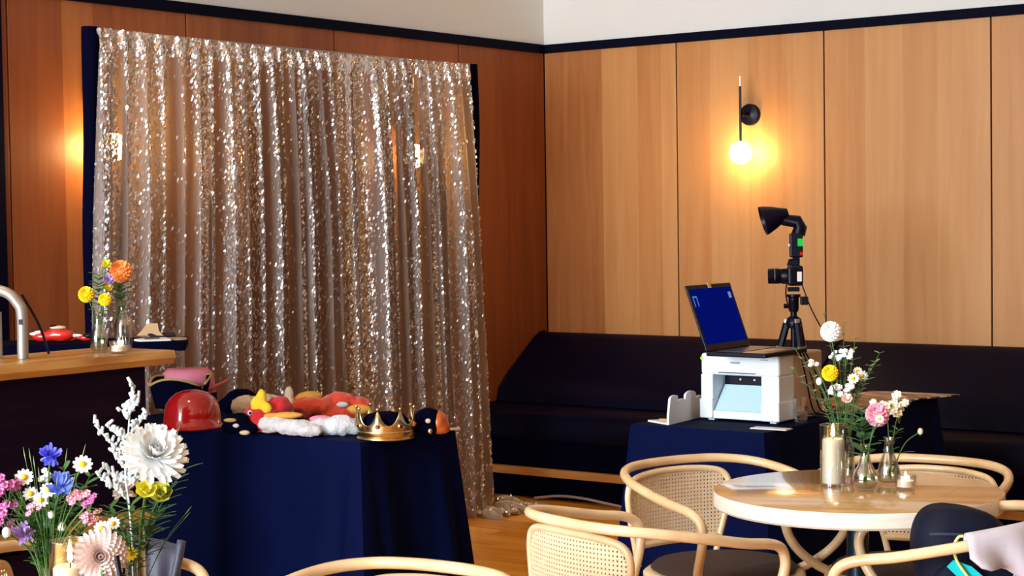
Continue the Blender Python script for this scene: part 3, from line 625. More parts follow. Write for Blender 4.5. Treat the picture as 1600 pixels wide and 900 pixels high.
fl_ = [
 (fb, (78, 714), 'fringe', .024, C_bl, 'violet blue cornflower at the top of the lower left bunch'),
 (fb, (95, 759), 'fringe', .027, C_bl2, 'light blue cornflower below the violet one'),
 (fb, (38, 746), 'daisy', .016, C_w, 'white daisy left of the violet blue cornflower'),
 (fb, (48, 772), 'daisy', .014, C_w, 'white daisy with big yellow centre left of the light blue cornflower'),
 (fb, (75, 766), 'daisy', .014, C_w, 'white daisy touching the light blue cornflower'),
 (fb, (64, 782), 'daisy', .014, C_w, 'white daisy lowest of the three yellow-centred daisies'),
 (fb, (129, 726), 'daisy', .017, C_w, 'white daisy standing highest between the two bunches'),
 (fb, (12, 758), 'buds', .026, C_mg, 'pink blossom cluster at the left picture edge, upper one'),
 (fb, (8, 806), 'buds', .022, C_mg, 'pink blossom cluster at the left picture edge, lower one'),
 (fb, (10, 832), 'bud', .010, C_w, 'white bud lowest at the left picture edge'),
 (fb, (80, 804), 'bud', .008, C_w, 'small white bud in the middle of the wildflower stems'),
 (fb, (74, 818), 'bud', .010, C_w, 'white bud pair low among the wildflower stems'),
 (fb, (97, 823), 'bud', .010, C_cr, 'cream bud low among the wildflower stems'),
 (fb, (38, 834), 'fringe', .022, C_pu, 'pale lilac floret drooping at the lower left'),
 (fb, (52, 790), 'buds', .014, C_pk, 'small dusty pink cluster between the daisies'),
 (fb, (126, 768), 'buds', .020, C_pk, 'dusty pink blossom cluster right of the light blue cornflower'),
 (fb, (139, 785), 'buds', .016, C_mg, 'bright pink pair of buds above the pale dahlia'),
 (fb, (133, 806), 'buds', .016, C_pk, 'rose pink buds directly above the glass cylinder'),
 (fb, (152, 803), 'buds', .012, C_pe, 'peach coloured buds above the pale dahlia'),
 (fb, (98, 853), 'daisy', .012, C_w, 'white daisy just above the candle'),
 (fb, (72, 742), 'buds', .014, C_w, 'tiny white buds between the blue cornflowers'),
 (fb2, (241, 712), 'mum', .060, C_w, 'large white chrysanthemum, biggest bloom at the lower left'),
 (fb2, (236, 735), 'fringe', .026, C_lp, 'white bloom with pink heart under the large chrysanthemum'),
 (fb2, (228, 766), 'cup', .019, C_pal, 'pale yellow bloom under the chrysanthemum, left of two'),
 (fb2, (251, 772), 'cup', .021, C_pal, 'pale yellow bloom under the chrysanthemum, right of two'),
 (fb2, (195, 765), 'fringe', .024, C_lp, 'blush pink bloom left of the pale yellow blooms'),
 (fb2, (203, 866), 'daisy', .013, C_y, 'small bright yellow flower against the cylinder vase'),
 (fb2, (177, 818), 'daisy', .0115, C_w, 'white daisy above the dahlia, right of two'),
]
for bs_, (px, py), k, r, m, lab in fl_:
    d = 3.2+random.uniform(-.05, .05); flower(bs_(), ff(px, py, d), k, r, m, lab, .15, leaves=(1 if r > .012 else 0), group=GF_, stem=C_g)
f3 = F3+A(0, 0, .01)
flower(f3, ff(157, 868, 3.12), 'dahlia', .042, C_lp, 'large pale pink dahlia in front of the candle at the lower left', .05, group=GF_, face=(CAM-F3)*A(1, 1, .5))
MB().ball(ff(155, 868, 3.098), .0045, 8, 6).build('pink_heart', C_mg, [o for o in COL.objects if o.get('label', '').startswith('large pale pink dahlia')][0], smooth=180)
flower(f3, ff(159, 826, 3.13), 'daisy', .014, C_w, 'white daisy above the dahlia, left of two', .05, group=GF_)
# silvery spike
t = thing('silver_sprig', tuple(F2), 'silvery white feathery sprig rising above the lower left flowers', 'foliage', GF_)
main = cr([F2+A(0, 0, .02), ff(203, 800), ff(196, 740), ff(201, 670), ff(206, 602)], 8); MB().tube(main, np.linspace(.0025, .0012, len(main)), 6).build('stem', C_sv, t, smooth=180)
b = MB()
for (a, c, n_) in (((203, 690), (166, 665), 6), ((200, 715), (149, 664), 7), ((200, 680), (228, 646), 6), ((203, 645), (218, 624), 4), ((203, 640), (192, 628), 4), ((200, 655), (192, 640), 4), ((198, 735), (172, 700), 6), ((200, 740), (222, 700), 6), ((198, 755), (165, 732), 7), ((197, 770), (150, 742), 7), ((198, 760), (225, 735), 6), ((199, 725), (208, 690), 5), ((200, 700), (190, 675), 5), ((206, 640), (206, 604), 6), ((197, 780), (180, 750), 6), ((200, 750), (212, 720), 6)):
    p, q = ff(*a), ff(*c)+RNG.normal(0, .004, 3)*A(.6, .6, .2); P = cr([p, (p+q)/2+A(0, 0, -.003), q], 5); b.tube(P, .0018, 5)
    for k in range(n_*2):
        z = P[int((len(P)-1)*(.2+.8*k/(n_*2-1)))]+RNG.normal(0, .0022, 3); b.tube([z, z+RNG.normal(0, .005, 3)+A(0, 0, .007)], [.0036, .0027], 6)
b.build('lobed_leaves', C_sv, t, smooth=180)
sprig(F2+A(0, 0, .02), ff(285, 735, 3.25), 'dark green feathery foliage right of the large chrysanthemum', C_g2, 16, .028, .006, .1, group=GF_)
sprig(F2+A(0, 0, .02), ff(272, 715, 3.28), 'dark green foliage behind the large chrysanthemum', C_g2, 12, .026, .006, .1, group=GF_)
sprig(F2+A(0, 0, .02), ff(172, 795, 3.22), 'leafy green spray drooping left of the cylinder vase', C_g2, 14, .035, .007, .1, group=GF_)
sprig(F2+A(0, 0, .02), ff(250, 800, 3.22), 'leafy green spray drooping right of the cylinder vase', C_g2, 12, .032, .006, .1, group=GF_)
sprig(F2+A(0, 0, .02), ff(205, 790, 3.17), 'green leafy spray at the mouth of the cylinder vase', C_g, 12, .032, .007, .1, group=GF_)
sprig(F2+A(0, 0, .02), ff(196, 842, 3.15), 'small green sprig hanging in front of the cylinder vase', C_g2, 8, .02, .008, .1, group=GF_)
sprig(F1+A(0, 0, .02), ff(100, 735, 3.28), 'dark leafy stem behind the cornflowers', C_g2, 12, .03, .007, .1, group=GF_)
sprig(F1+A(0, 0, .02), ff(140, 745, 3.28), 'dark leafy stem behind the dusty pink cluster', C_g2, 12, .03, .009, .1, group=GF_)
for k, (px, py) in enumerate(((22, 740), (30, 770), (45, 700), (60, 730), (90, 740), (105, 700), (118, 740), (20, 790), (52, 712), (134, 693), (36, 698), (25, 812), (112, 760), (68, 752), (150, 770), (42, 800))):
    grass(F1+A(random.uniform(-.006, .006), random.uniform(-.006, .006), .01), ff(px, py, 3.2+random.uniform(-.06, .08)), 'thin green grass stalk fanning out of the lower left wildflowers')
for k, (px, py, L_) in enumerate(((30, 800, .03), (48, 815, .03), (60, 790, .028), (84, 780, .03), (100, 795, .03), (116, 800, .03), (28, 775, .026), (130, 830, .028))):
    sprig(F1+A(0, 0, .015), ff(px, py, 3.2+.03*(k % 3)), ('feathery green stem left in the wildflower bunch', 'leafy green stem low left in the wildflower bunch', 'green stem under the yellow-centred daisies', 'green stem under the light blue cornflower', 'leafy stem in the middle of the wildflower bunch', 'leafy stem right of the wildflower middle', 'feathery green stem furthest left in the wildflowers', 'leafy stem bending towards the candle')[k], (C_g, C_g2)[k % 2], 14, L_, .006, .1, group=GF_)
for k, (px, py) in enumerate(((300, 790), (297, 800), (282, 660))):
    grass(F2+A(0, 0, .02), ff(px, py, 3.25), 'thin wiry tendril reaching right from the cylinder vase', group='wiry tendrils', r=.0006)
q0 = ff(182, 868, 3.05); q1 = ff(200, 965, 3.05)
tag(MB().tube([q0, (q0+q1)/2, q1], .0045, 8).build('lighter_stick', M_blackp), 'thin black stick beside the pale pink dahlia', 'stick')

# bar flowers
bd = 5.0
db = lambda P: np.linalg.norm((P-CAM)@_F)
b1, b2 = db(B1), db(B2)
for base, (px, py), k, r, m, lab, d in (
 (B2, (189, 424), 'pom', .034, C_or, 'orange dahlia standing highest on the bar', b2),
 (B1, (135, 460), 'pom', .024, C_y, 'bright yellow round bloom leaning left on the bar', b1),
 (B1, (164, 468), 'pom', .019, C_y, 'bright yellow bloom just below the purple flower', b1-.03),
 (B1, (169, 450), 'cup', .015, C_y, 'small yellow bloom tucked behind the round yellow ones', b1+.03),
 (B1, (166, 414), 'cup', .016, C_pal, 'yellow green bloom left of the orange dahlia', b1+.03),
 (B1, (170, 438), 'fringe', .020, C_pu, 'small lilac flower under the orange dahlia', b1)):
    flower(base+A(0, 0, .01), atd(px, py, d), k, r, m, lab, .1, leaves=2, group=GB_)
sprig(B1+A(0, 0, .02), atd(155, 430, b1+.03), 'green foliage between the yellow blooms on the bar', C_g2, 10, .03, .012, .1, group=GB_)
sprig(B2+A(0, 0, .02), atd(186, 445, b2), 'dark green foliage under the orange dahlia', C_g2, 12, .03, .014, .05, group=GB_)

# round-table flowers
vd1, vd2, vd3 = db(V1), db(V2), db(V3)
v1 = lambda: V1+A(random.uniform(-.005, .005), random.uniform(-.005, .005), .012)
for base, (px, py), k, r, m, lab, d in (
 (V1, (1298, 518), 'pom', .026, C_w, 'round white ball flower standing highest on the round table', vd1),
 (V1, (1322, 552), 'buds', .020, C_w, 'white buds just below and right of the white ball flower', vd1),
 (V1, (1311, 556), 'buds', .016, C_w, 'white buds directly under the white ball flower', vd1),
 (V1, (1275, 568), 'buds', .014, C_w, 'small white blossom left of the yellow bloom', vd1),
 (V1, (1297, 583), 'pom', .021, C_y, 'bright yellow bloom on the round table', vd1-.04),
 (V1, (1347, 588), 'daisy', .016, C_w, 'white daisy on the right side of the tall bunch', vd1),
 (V1, (1333, 592), 'daisy', .015, C_cr, 'cream daisy with orange centre right of the yellow bloom', vd1-.03),
 (V1, (1340, 580), 'daisy', .012, C_cr, 'small cream daisy highest of the daisy trio', vd1+.02),
 (V1, (1306, 610), 'buds', .022, C_w, 'white blossom cluster below the yellow bloom', vd1-.02),
 (V1, (1326, 610), 'buds', .020, C_w, 'white blossom cluster below the daisies', vd1-.02),
 (V1, (1280, 596), 'bud', .011, C_w, 'white bud low on the left of the tall bunch', vd1),
 (V1, (1323, 624), 'cup', .015, C_lp, 'blush white bloom lowest in the tall bunch', vd1-.04),
 (V2, (1371, 648), 'pom', .029, C_pk, 'round pink bloom above the bellied vase', vd2-.02),
 (V3, (1384, 630), 'buds', .028, C_cr, 'cream blossom cluster behind the pink bloom', vd3),
 (V3, (1405, 640), 'buds', .028, C_cr, 'cream blossom cluster right of the pink bloom', vd3),
 (V2, (1374, 655), 'daisy', .011, C_w, 'small white daisy in front of the pink bloom', vd2-.07),
 (V3, (1438, 674), 'bud', .009, C_cr, 'single cream bud on a long stem reaching right', vd3)):
    flower(base+A(random.uniform(-.004, .004), random.uniform(-.004, .004), .012), atd(px, py, d), k, r, m, lab, .1, leaves=1, group=GR_)
for base, a, lab, m, n, L, W in (
 (V1, (1243, 546), 'wispy green sprig reaching left towards the laptop', C_g3, 12, .016, .006), (V1, (1240, 578), 'pale green sprig drooping left over the printer side', C_g3, 9, .018, .008), (V1, (1336, 530), 'green sprig rising right of the white ball flower', C_g3, 10, .016, .006),
 (V1, (1374, 552), 'green sprig arching far right of the tall bunch', C_g3, 12, .018, .007), (V1, (1360, 572), 'shorter green sprig arching right of the daisies', C_g3, 10, .018, .007), (V1, (1318, 505), 'thin green sprig tip beside the white ball flower', C_g3, 10, .013, .005), (V1, (1288, 492), 'thin green sprig rising behind the white ball flower', C_g3, 10, .013, .005),
 (V1, (1290, 628), 'leafy green stem low on the left of the tall bunch', C_g2, 9, .026, .010), (V2, (1346, 640), 'broad green leaf spray above the bellied vase', C_g2, 9, .035, .016), (V2, (1335, 660), 'second broad green leaf spray above the bellied vase', C_g2, 8, .035, .016), (V3, (1403, 672), 'dark twig foliage above the amber bottle vase', C_g2, 8, .02, .006)):
    sprig(base+A(0, 0, .02), atd(*a, db(base)+random.uniform(-.02, .03)), lab, m, n, L, W, .12, group=GR_)

# ---------------------------------------------------------------- party hats and props on the cloth table
ZP = .7415
def P_(px, py, z=ZP): return atz(px, py, z)
VR = A(.8, .6, 0); VA = A(-.6, .8, 0)      # screen right / away, on the floor
M_red = mat('glossy_red', (.42, .008, .010), .14, coat=.8); M_pink = mat('pink_felt', (.75, .22, .33), .75); M_plr = mat('red_plush', (.55, .012, .018), .9, sheen=.3, bump=.6, scale=220); M_ply = mat('yellow_plush', (.85, .60, .03), .9, bump=.6, scale=220)
M_plo = mat('orange_red_plush', (.70, .055, .015), .9, sheen=.3, bump=.7, scale=200); M_plg = mat('golden_plush', (.75, .36, .06), .9, bump=.7, scale=200); M_plw = mat('white_plush', (.60, .60, .64), .95, sheen=.3, bump=.9, scale=180); M_plc = mat('cream_plush', (.70, .55, .38), .95, bump=.8, scale=200); M_flame2 = mat('flame_print', (.62, .10, .015), .35, noise=.9, scale=14)
Mv = np.stack([VR, VA, A(0, 0, 1)], 1)     # local (right, away, up) -> world
# red helmet
p = P_(293, 672)+VA*.10
t = thing('red_helmet', tuple(p), 'glossy red bowl-shaped helmet on the hat table', 'hat')
MB().lathe([(.112, .0), (.112, .004), (.100, .010), (.098, .04), (.092, .075), (.078, .10), (.055, .118), (.028, .127), (0, .129)], 36, Mv, p, cap1=False).build('shell', M_red, t, smooth=60)
MB().lathe([(.10, .002), (.128, -.002+.003), (.128, .006), (.10, .010)], 36, Mv, p, cap0=False, cap1=False).build('brim', M_red, t, smooth=60)
# tricorn
p = P_(272, 648)+VA*.16
t = thing('pirate_hat', tuple(p), 'black pirate hat edged in gold braid behind the red helmet', 'hat')
MB().lathe([(.085, .012), (.085, .06), (.07, .09), (.04, .105), (0, .108)], 24, Mv, p, cap1=False).build('crown', M_black, t, smooth=60)
for k, (a, hgt) in enumerate(((-100, .115), (20, .12), (150, .115))):
    a = math.radians(a); u = A(math.cos(a), math.sin(a), 0); s = A(-u[1], u[0], 0); G = np.zeros((9, 13, 3)); e = []
    for i in range(9):
        for j in range(13):
            q = (j-6)/6; h = i/8; r0 = .07+.03*h+.012*(1-q*q); G[i, j] = Mv@(u*(r0*(1-.3*q*q))+s*q*(.085+.012*h)+A(0, 0, .012+hgt*h*(.75+.25*(1-q*q))))+p
    MB().grid(G).build('upturned_brim', M_black, t, smooth=180, solid=.004); MB().tube(G[-1], .005, 6).build('gold_edge', M_goldt, t, smooth=180)
# pink cowboy hat
p = P_(262, 655)+VA*.42
p[2] = ZP
t = thing('cowboy_hat', tuple(p), 'pink felt cowboy hat at the back of the hat table', 'hat')
G = np.zeros((6, 41, 3))
for i in range(6):
    for j in range(41):
        a = 2*math.pi*j/40; r = .085+.075*i/5; x, y = r*.98*math.cos(a), r*.85*math.sin(a); G[i, j] = Mv@A(x, y, .06+.045*(i/5)**1.5*abs(math.cos(a))**2)+p
MB().grid(G).build('brim', M_pink, t, smooth=180, solid=.004)
MB().lathe([(.098, .055), (.094, .09), (.088, .13), (.07, .148), (.03, .142), (0, .138)], 28, Mv@np.diag([1.1, .85, 1]), p, cap1=False, cap0=False).build('crown', M_pink, t, smooth=180)
MB().lathe([(.10, .002), (.10, .056)], 28, Mv@np.diag([1.1, .85, 1]), p).build('hat_block', M_black, t, smooth=60)
def plush(name, base, blobs, m, label, rm=.007, cat='hat', extra=()):
    t = thing(name, tuple(base), label, cat, None); b = MB()
    def fur(o):
        if m.name in ('red_card', 'black_fabric'): return
        tx = bpy.data.textures.get('tufts') or bpy.data.textures.new('tufts', 'CLOUDS'); tx.noise_scale = .022
        d = o.modifiers.new('tufts', 'DISPLACE'); d.texture = tx; d.texture_coords = 'GLOBAL'; d.strength = .016; d.mid_level = .5
    for (x, y, z), r in blobs: b.ball(base+Mv@A(x, y, z), r, 12, 8, Mv)
    fur(b.build('body', m, t, smooth=180, remesh=rm))
    for nm, mm, bl in extra:
        b = MB()
        for (x, y, z), r in bl: b.ball(base+Mv@A(x, y, z), r, 12, 8, Mv)
        b.build(nm, mm, t, smooth=180, remesh=rm if len(bl) > 1 else 0)
    return t
plush('black_beanie', P_(363, 655)+VA*.22, [((0, 0, .045), (.065, .06, .045)), ((.05, -.0, .03), (.06, .05, .022)), ((-.04, 0, .03), (.05, .05, .03))], M_black, 'soft black cap behind the cream plush hat')
plush('cream_hat', P_(392, 662)+VA*.12, [((-.03, 0, .045), (.06, .05, .045)), ((.04, .02, .05), (.055, .05, .04)), ((.075, .02, .045), (.03, .04, .035))], M_plc, 'cream fuzzy plush hat behind the red bird hat')
plush('bird_hat', P_(412, 679)+VA*.05, [((-.012, 0, .055), (.062, .05, .055)), ((.045, .03, .082), (.042, .04, .04)), ((.005, -.01, .035), (.065, .05, .034))], M_plr, 'red plush bird hat with yellow crest and googly eye',
      extra=(('crest', M_ply, [((-.022, -.025, .098), (.026, .02, .03)), ((-.008, -.02, .122), (.018, .015, .03)), ((.008, -.032, .085), (.022, .015, .022))]), ('eye_white', M_plw, [((-.045, -.042, .072), (.009, .006, .009))]), ('pupil', M_blackp, [((-.044, -.048, .072), (.0045, .003, .0045))]), ('trim', M_plw, [((.02, -.045, .012), (.03, .012, .010)), ((.05, -.03, .012), (.02, .012, .010))]), ('beak', M_plg, [((.045, -.038, .028), (.02, .014, .016))])))
plush('black_mask', P_(374, 680)+VA*.015, [((0, 0, .04), (.038, .03, .036)), ((-.03, 0, .025), (.035, .03, .024)), ((.03, 0, .022), (.04, .03, .02))], M_black, 'black party mask with gold trim in front of the red bird hat', cat='mask',
      extra=(('gold_trim', M_goldt, [((-.028, -.028, .052), (.022, .006, .007))]), ('white_patch', M_plw, [((-.008, -.032, .034), (.011, .005, .007))]), ('tusk', M_plc, [((.02, -.03, .010), (.018, .008, .008))])))
plush('fish_hat', P_(510, 668)+VA*.16, [((-.10, 0, .06), (.06, .045, .03)), ((-.04, -.02, .055), (.06, .05, .035)), ((.03, .02, .075), (.06, .05, .03)), ((.09, .03, .06), (.055, .045, .025)), ((0, 0, .03), (.12, .06, .03))], M_plo, 'orange red plush hat sprawled in the middle of the hat table',
      extra=(('golden_back', M_plg, [((-.075, .03, .09), (.05, .03, .018)), ((-.11, .02, .078), (.04, .03, .014)), ((.10, -.02, .045), (.05, .03, .02))]), ('white_horn', M_plc, [((-.145, 0, .10), (.018, .016, .032)), ((-.14, -.02, .06), (.022, .02, .035))]), ('white_stripe', M_plw, [((.045, -.035, .065), (.022, .012, .010))])))
plush('fur_stole', P_(492, 684)+VA*.05, [((-.14, .03, .04), (.06, .03, .03)), ((-.07, .0, .03), (.07, .03, .028)), ((-.02, -.03, .022), (.05, .03, .022)), ((.02, 0, .03), (.05, .03, .03)), ((.08, -.01, .035), (.05, .03, .036)), ((.12, 0, .03), (.04, .03, .028))], M_plw, 'white fluffy fur stole at the front of the hat table', cat='stole',
      extra=(('golden_edge', M_plg, [((-.10, .03, .066), (.06, .025, .012)), ((-.15, .03, .066), (.03, .02, .010))]), ('pink_lining', M_pink, [((.015, .012, .055), (.04, .02, .012))])))
# crown
p = P_(600, 689)+VA*.075
t = thing('gold_crown', tuple(p), 'gold toy crown with jewels at the corner of the hat table', 'crown')
n = 80; Vv = []; R0 = .088
for j in range(n):
    a = 2*math.pi*j/n+.2; ph = (j % 10)/10; h = .045+.052*max(0, 1-abs(ph-.5)*2)**2.2
    for rr, zz in ((R0, 0), (R0+.001, .028), (R0+.004, .045), (R0+.008, h+.004)): Vv.append(p+Mv@A(rr*math.cos(a), rr*math.sin(a), zz))
MB().add(Vv, [(4*j+k, 4*((j+1) % n)+k, 4*((j+1) % n)+k+1, 4*j+k+1) for j in range(n) for k in range(3)]).build('crown_band', M_gold, t, smooth=40, solid=.0025)
for zz in (.004, .026): MB().tube([p+Mv@A((R0+.002)*math.cos(a), (R0+.002)*math.sin(a), zz) for a in np.linspace(0, 2*math.pi, 49)], .0035, 6, False).build('rim_bead', M_gold, t, smooth=180)
for k in range(8):
    a = 2*math.pi*(k+.5)/8+.2; MB().ball(p+Mv@A((R0+.008)*math.cos(a), (R0+.008)*math.sin(a), .103), .0055, 10, 7).build('finial', M_gold, t, smooth=180)
    c = p+Mv@A((R0+.005)*math.cos(a), (R0+.005)*math.sin(a), .047); stt = MB().ball(c, .0085, 12, 8).build('setting', M_gold, t, smooth=180)
    MB().ball(c+Mv@A(math.cos(a), math.sin(a), 0)*.006, .0055, 10, 8).build('jewel', M_red if k % 2 else M_blackp, stt, smooth=180)
MB().lathe([(.075, .004), (.076, .06), (.06, .078), (.03, .085), (0, .086)], 24, Mv, p, cap1=False).build('lining', M_black, t, smooth=60)
# flame cap
p = P_(668, 683)+VA*.06
plush('flame_cap', p, [((0, 0, .045), (.052, .05, .046)), ((-.005, -.005, .03), (.055, .05, .03))], M_black, 'small black cap with orange flame print right of the crown',
      extra=(('flame_panel', M_flame2, [((.035, .0, .04), (.03, .046, .040)), ((.045, .0, .025), (.03, .04, .024))]), ('gold_stud', M_gold, [((.008, -.052, .018), (.008, .005, .009))]), ('grey_patch', M_plc, [((.002, -.052, .052), (.009, .004, .008))])))
p = P_(708, 673)
t = thing('prop_bone', tuple(p), 'small white bone-shaped prop at the right end of the hat table', 'toy')
MB().tube([p-VR*.016+A(0, 0, .006), p+VR*.016+A(0, 0, .006)], .005, 8).build('shaft', M_paper, t, smooth=180)
for s in (-1, 1): MB().ball(p+VR*.018*s+A(0, 0, .007), .0068, 10, 8).build('knob', M_paper, t, smooth=180)
# props on the standing table
def hpnt(px, d=0): return hp+dr*((290-px)/FPX*db(hp)*1.0)+nr_*(.06+d)+A(0, 0, .0015)
def card(name, c, poly, m, label, h=.004, tilt=0, rz=0, cat='photo prop', parts=()):
    t = thing(name, tuple(c), label, cat, 'photo props on the standing table'); Mr = Mh@rotz(rz)@rotx(tilt)
    MB().prism(poly, h, Mr, c).build('card', m, t, smooth=None)
    for nm, pp, mm in parts: MB().prism(pp, h+.002, Mr, c+A(0, 0, .0005)).build(nm, mm, t, smooth=None)
def ell(a, b, n=18, cx=0, cy=0, s=1): return [(cx+a*math.cos(2*math.pi*k/n), cy+b*math.sin(2*math.pi*k/n)) for k in range(n)]
M_redp = mat('red_card', (.62, .02, .012), .25, coat=.4); M_tan = mat('tan_card', (.45, .29, .15), .6); M_blk2 = mat('black_card', (.008, .006, .012), .4)
plush('red_slipper', hpnt(88, .05), [((-.04, 0, .02), (.05, .03, .02)), ((.02, 0, .024), (.05, .03, .024)), ((.0, .0, .035), (.03, .025, .02))], M_redp, 'glossy red novelty prop on the standing table, left of the vases', cat='photo prop',
      extra=(('white_band', M_paper, [((-.075, -.01, .03), (.022, .012, .008)), ((-.055, -.02, .038), (.02, .01, .007))]), ('white_top', M_plc, [((.01, -.01, .052), (.03, .015, .007))]), ('opening', M_blackp, [((-.005, -.012, .057), (.015, .01, .006))])))
plush('red_bow', hpnt(122, .05), [((-.03, 0, .015), (.03, .02, .015)), ((.03, 0, .013), (.035, .02, .013))], M_redp, 'small red and white bow behind the bar vases', cat='photo prop',
      extra=(('white_stripe', M_paper, [((-.01, -.014, .022), (.03, .008, .006))]), ('black_tip', M_blackp, [((.04, -.01, .02), (.02, .012, .01))])))
card('moustache_card', hpnt(236), [(-.07, -.02), (.03, -.03), (.06, .0), (.02, .03), (-.05, .03)], M_paper, 'white card prop at the right end of the standing table', .006, .1, parts=(('black_print', [(-.03, .0), (.02, -.005), (.03, .02), (-.02, .026)], M_blk2),))
card('hat_card', hpnt(233, .06)+A(0, 0, .012), [(-.05, 0), (.05, 0), (.035, .02), (.02, .05), (-.02, .05), (-.03, .02)], M_tan, 'tan hat-shaped card standing up on the standing table', .004, 1.0, .3)
card('lips_card', hpnt(272, .02), ell(.045, .022), M_tan, 'oval tan card at the far right tip of the standing table', .005, .12)
card('glasses_card', hpnt(252, .05)+A(0, 0, .008), [(-.05, 0), (.04, .0), (.05, .02), (-.04, .025)], M_blk2, 'black card leaning on the white card prop', .004, .5, -.2)

# ---------------------------------------------------------------- printer, laptop and things on the printer table
ZD = .7415
QX0, QX1, QY0, QY1, QH = -3.135, -2.832, 5.30, 5.62, .232
pr = thing('photo_printer', ((QX0+QX1)/2, (QY0+QY1)/2, ZD), 'white photo printer standing on the navy cloth table', 'printer')
z0 = ZD+.006; z1 = ZD+QH
def pb_(n, a, b, y0, y1, za, zb, m=M_white, bev=.003): return MB().bx(QX0+a, QX0+b, QY0+y0, QY0+y1, ZD+za, ZD+zb).build(n, m, pr, smooth=None, bevel=bev)
pb_('body', 0, .303, .10, .32, .010, QH, mat('white_plastic_warm_shade', (.50, .36, .25), .5), bev=.008)  # white casing; the warm shade on its sides is put into the colour
pb_('front_top', 0, .303, .0, .11, .158, QH, bev=.010)
pb_('front_column', 0, .047, .0, .11, .055, .160, bev=.004); pb_('front_column', .235, .303, .0, .11, .055, .160, bev=.004)
pb_('front_corner', -.002, .049, -.008, .11, .008, .075, bev=.005); pb_('front_corner', .236, .306, -.008, .11, .008, .075, bev=.005)
pb_('front_lip', .047, .237, .0, .11, .008, .035, bev=.003)
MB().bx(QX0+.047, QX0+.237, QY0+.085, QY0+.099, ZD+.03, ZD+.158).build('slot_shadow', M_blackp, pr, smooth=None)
G = np.zeros((2, 2, 3)); G[0, 0] = (QX0+.052, QY0+.006, ZD+.036); G[0, 1] = (QX0+.232, QY0+.006, ZD+.036); G[1, 0] = (QX0+.052, QY0+.078, ZD+.118); G[1, 1] = (QX0+.232, QY0+.078, ZD+.118)
MB().grid(G).build('print_tray', mat('pale_blue_tray', (.50, .70, .80), .4), pr, smooth=None, solid=.004)
MB().bx(QX0+.07, QX0+.215, QY0-.0015, QY0+.004, ZD+.166, ZD+.169).build('front_groove', M_blackp, pr, smooth=None)
M_lg = mat('grey_print', (.25, .32, .42), .5)
MB().bx(QX0+.118, QX0+.155, QY0-.001, QY0+.004, ZD+.199, ZD+.206).build('maker_mark', M_lg, pr, smooth=None); MB().bx(QX0+.235, QX0+.262, QY0-.001, QY0+.004, ZD+.214, ZD+.217).build('small_print', M_lg, pr, smooth=None)
MB().ball((QX0+.004, QY0+.001, ZD+.214), (.006, .003, .006), 10, 8).build('status_light', emit_mat('green_led', (.4, 1, .05), 1.6), pr, smooth=180)
for k in range(2): MB().ball((QX0+.11+.055*k, QY0+.082, ZD+.138), .004, 8, 6).build('bright_roller', M_paper, pr, smooth=180)
for x in (.03, .27):
    for y in (.03, .29): MB().bx(QX0+x-.012, QX0+x+.012, QY0+y-.012, QY0+y+.012, ZD, ZD+.012).build('foot', M_white, pr, smooth=None)
# laptop: hinge along the wall-to-wall depth, screen leaning back
ZL = ZD+QH+.001
la = atz(1103, 551, ZL+.012); la[0] = max(la[0], QX0-.01)
lt = thing('laptop', tuple(la), 'open black laptop with blue screen on top of the white printer', 'laptop')
hx, hy0 = la[0], la[1]; LW = .30
MB().bx(hx, hx+.225, hy0, hy0+LW, ZL, ZL+.016).build('base', M_blackp, lt, smooth=None, bevel=.004)
MB().bx(hx+.03, hx+.125, hy0+.025, hy0+LW-.025, ZL+.0155, ZL+.0175).build('keyboard', mat('dark_keys', (.03, .03, .045), .5), lt, smooth=None)
MB().bx(hx+.145, hx+.205, hy0+.10, hy0+LW-.10, ZL+.0155, ZL+.017).build('touchpad', mat('grey_pad', (.10, .10, .14), .3), lt, smooth=None)
ta = math.radians(20); up = A(-math.sin(ta), 0, math.cos(ta)); nl = A(math.cos(ta), 0, math.sin(ta)); org = A(hx+.004, hy0, ZL+.016); SH = .235
Ms = np.stack([A(0, 1, 0), up, nl], 1)
lid = MB().box(org+A(0, 1, 0)*LW/2+up*SH/2-nl*.003, (LW, SH, .008), Ms).build('lid', M_blackp, lt, smooth=None, bevel=.003)
M_scr = emit_mat('blue_screen', (.001, .006, .17), 1.0)
MB().box(org+A(0, 1, 0)*LW/2+up*(SH/2+.004)+nl*.0012, (LW-.024, SH-.038, .0012), Ms).build('screen', M_scr, lid, smooth=None)
M_ic = emit_mat('screen_icon', (.12, .28, .75), 1.0)
MB().box(org+A(0, 1, 0)*(.030)+up*(SH-.043)+nl*.002, (.026, .005, .001), Ms).build('screen_icon', M_ic, lid, smooth=None)
MB().box(org+A(0, 1, 0)*(.018)+up*(SH-.060)+nl*.002, (.004, .036, .001), Ms).build('screen_icon', M_ic, lid, smooth=None); MB().box(org+A(0, 1, 0)*(.041)+up*(SH-.060)+nl*.002, (.004, .036, .001), Ms).build('screen_icon', M_ic, lid, smooth=None)
MB().box(org+A(0, 1, 0)*(LW-.032)+up*(SH-.045)+nl*.002, (.018, .022, .001), Ms).build('screen_icon', emit_mat('screen_icon_pale', (.3, .35, .7), .8), lid, smooth=None)
MB().box(org+A(0, 1, 0)*LW*.5+up*(SH-.006)+nl*.0025, (.020, .018, .002), Ms).build('sticker', mat('orange_sticker', (.9, .5, .2), .5), lid, smooth=None)
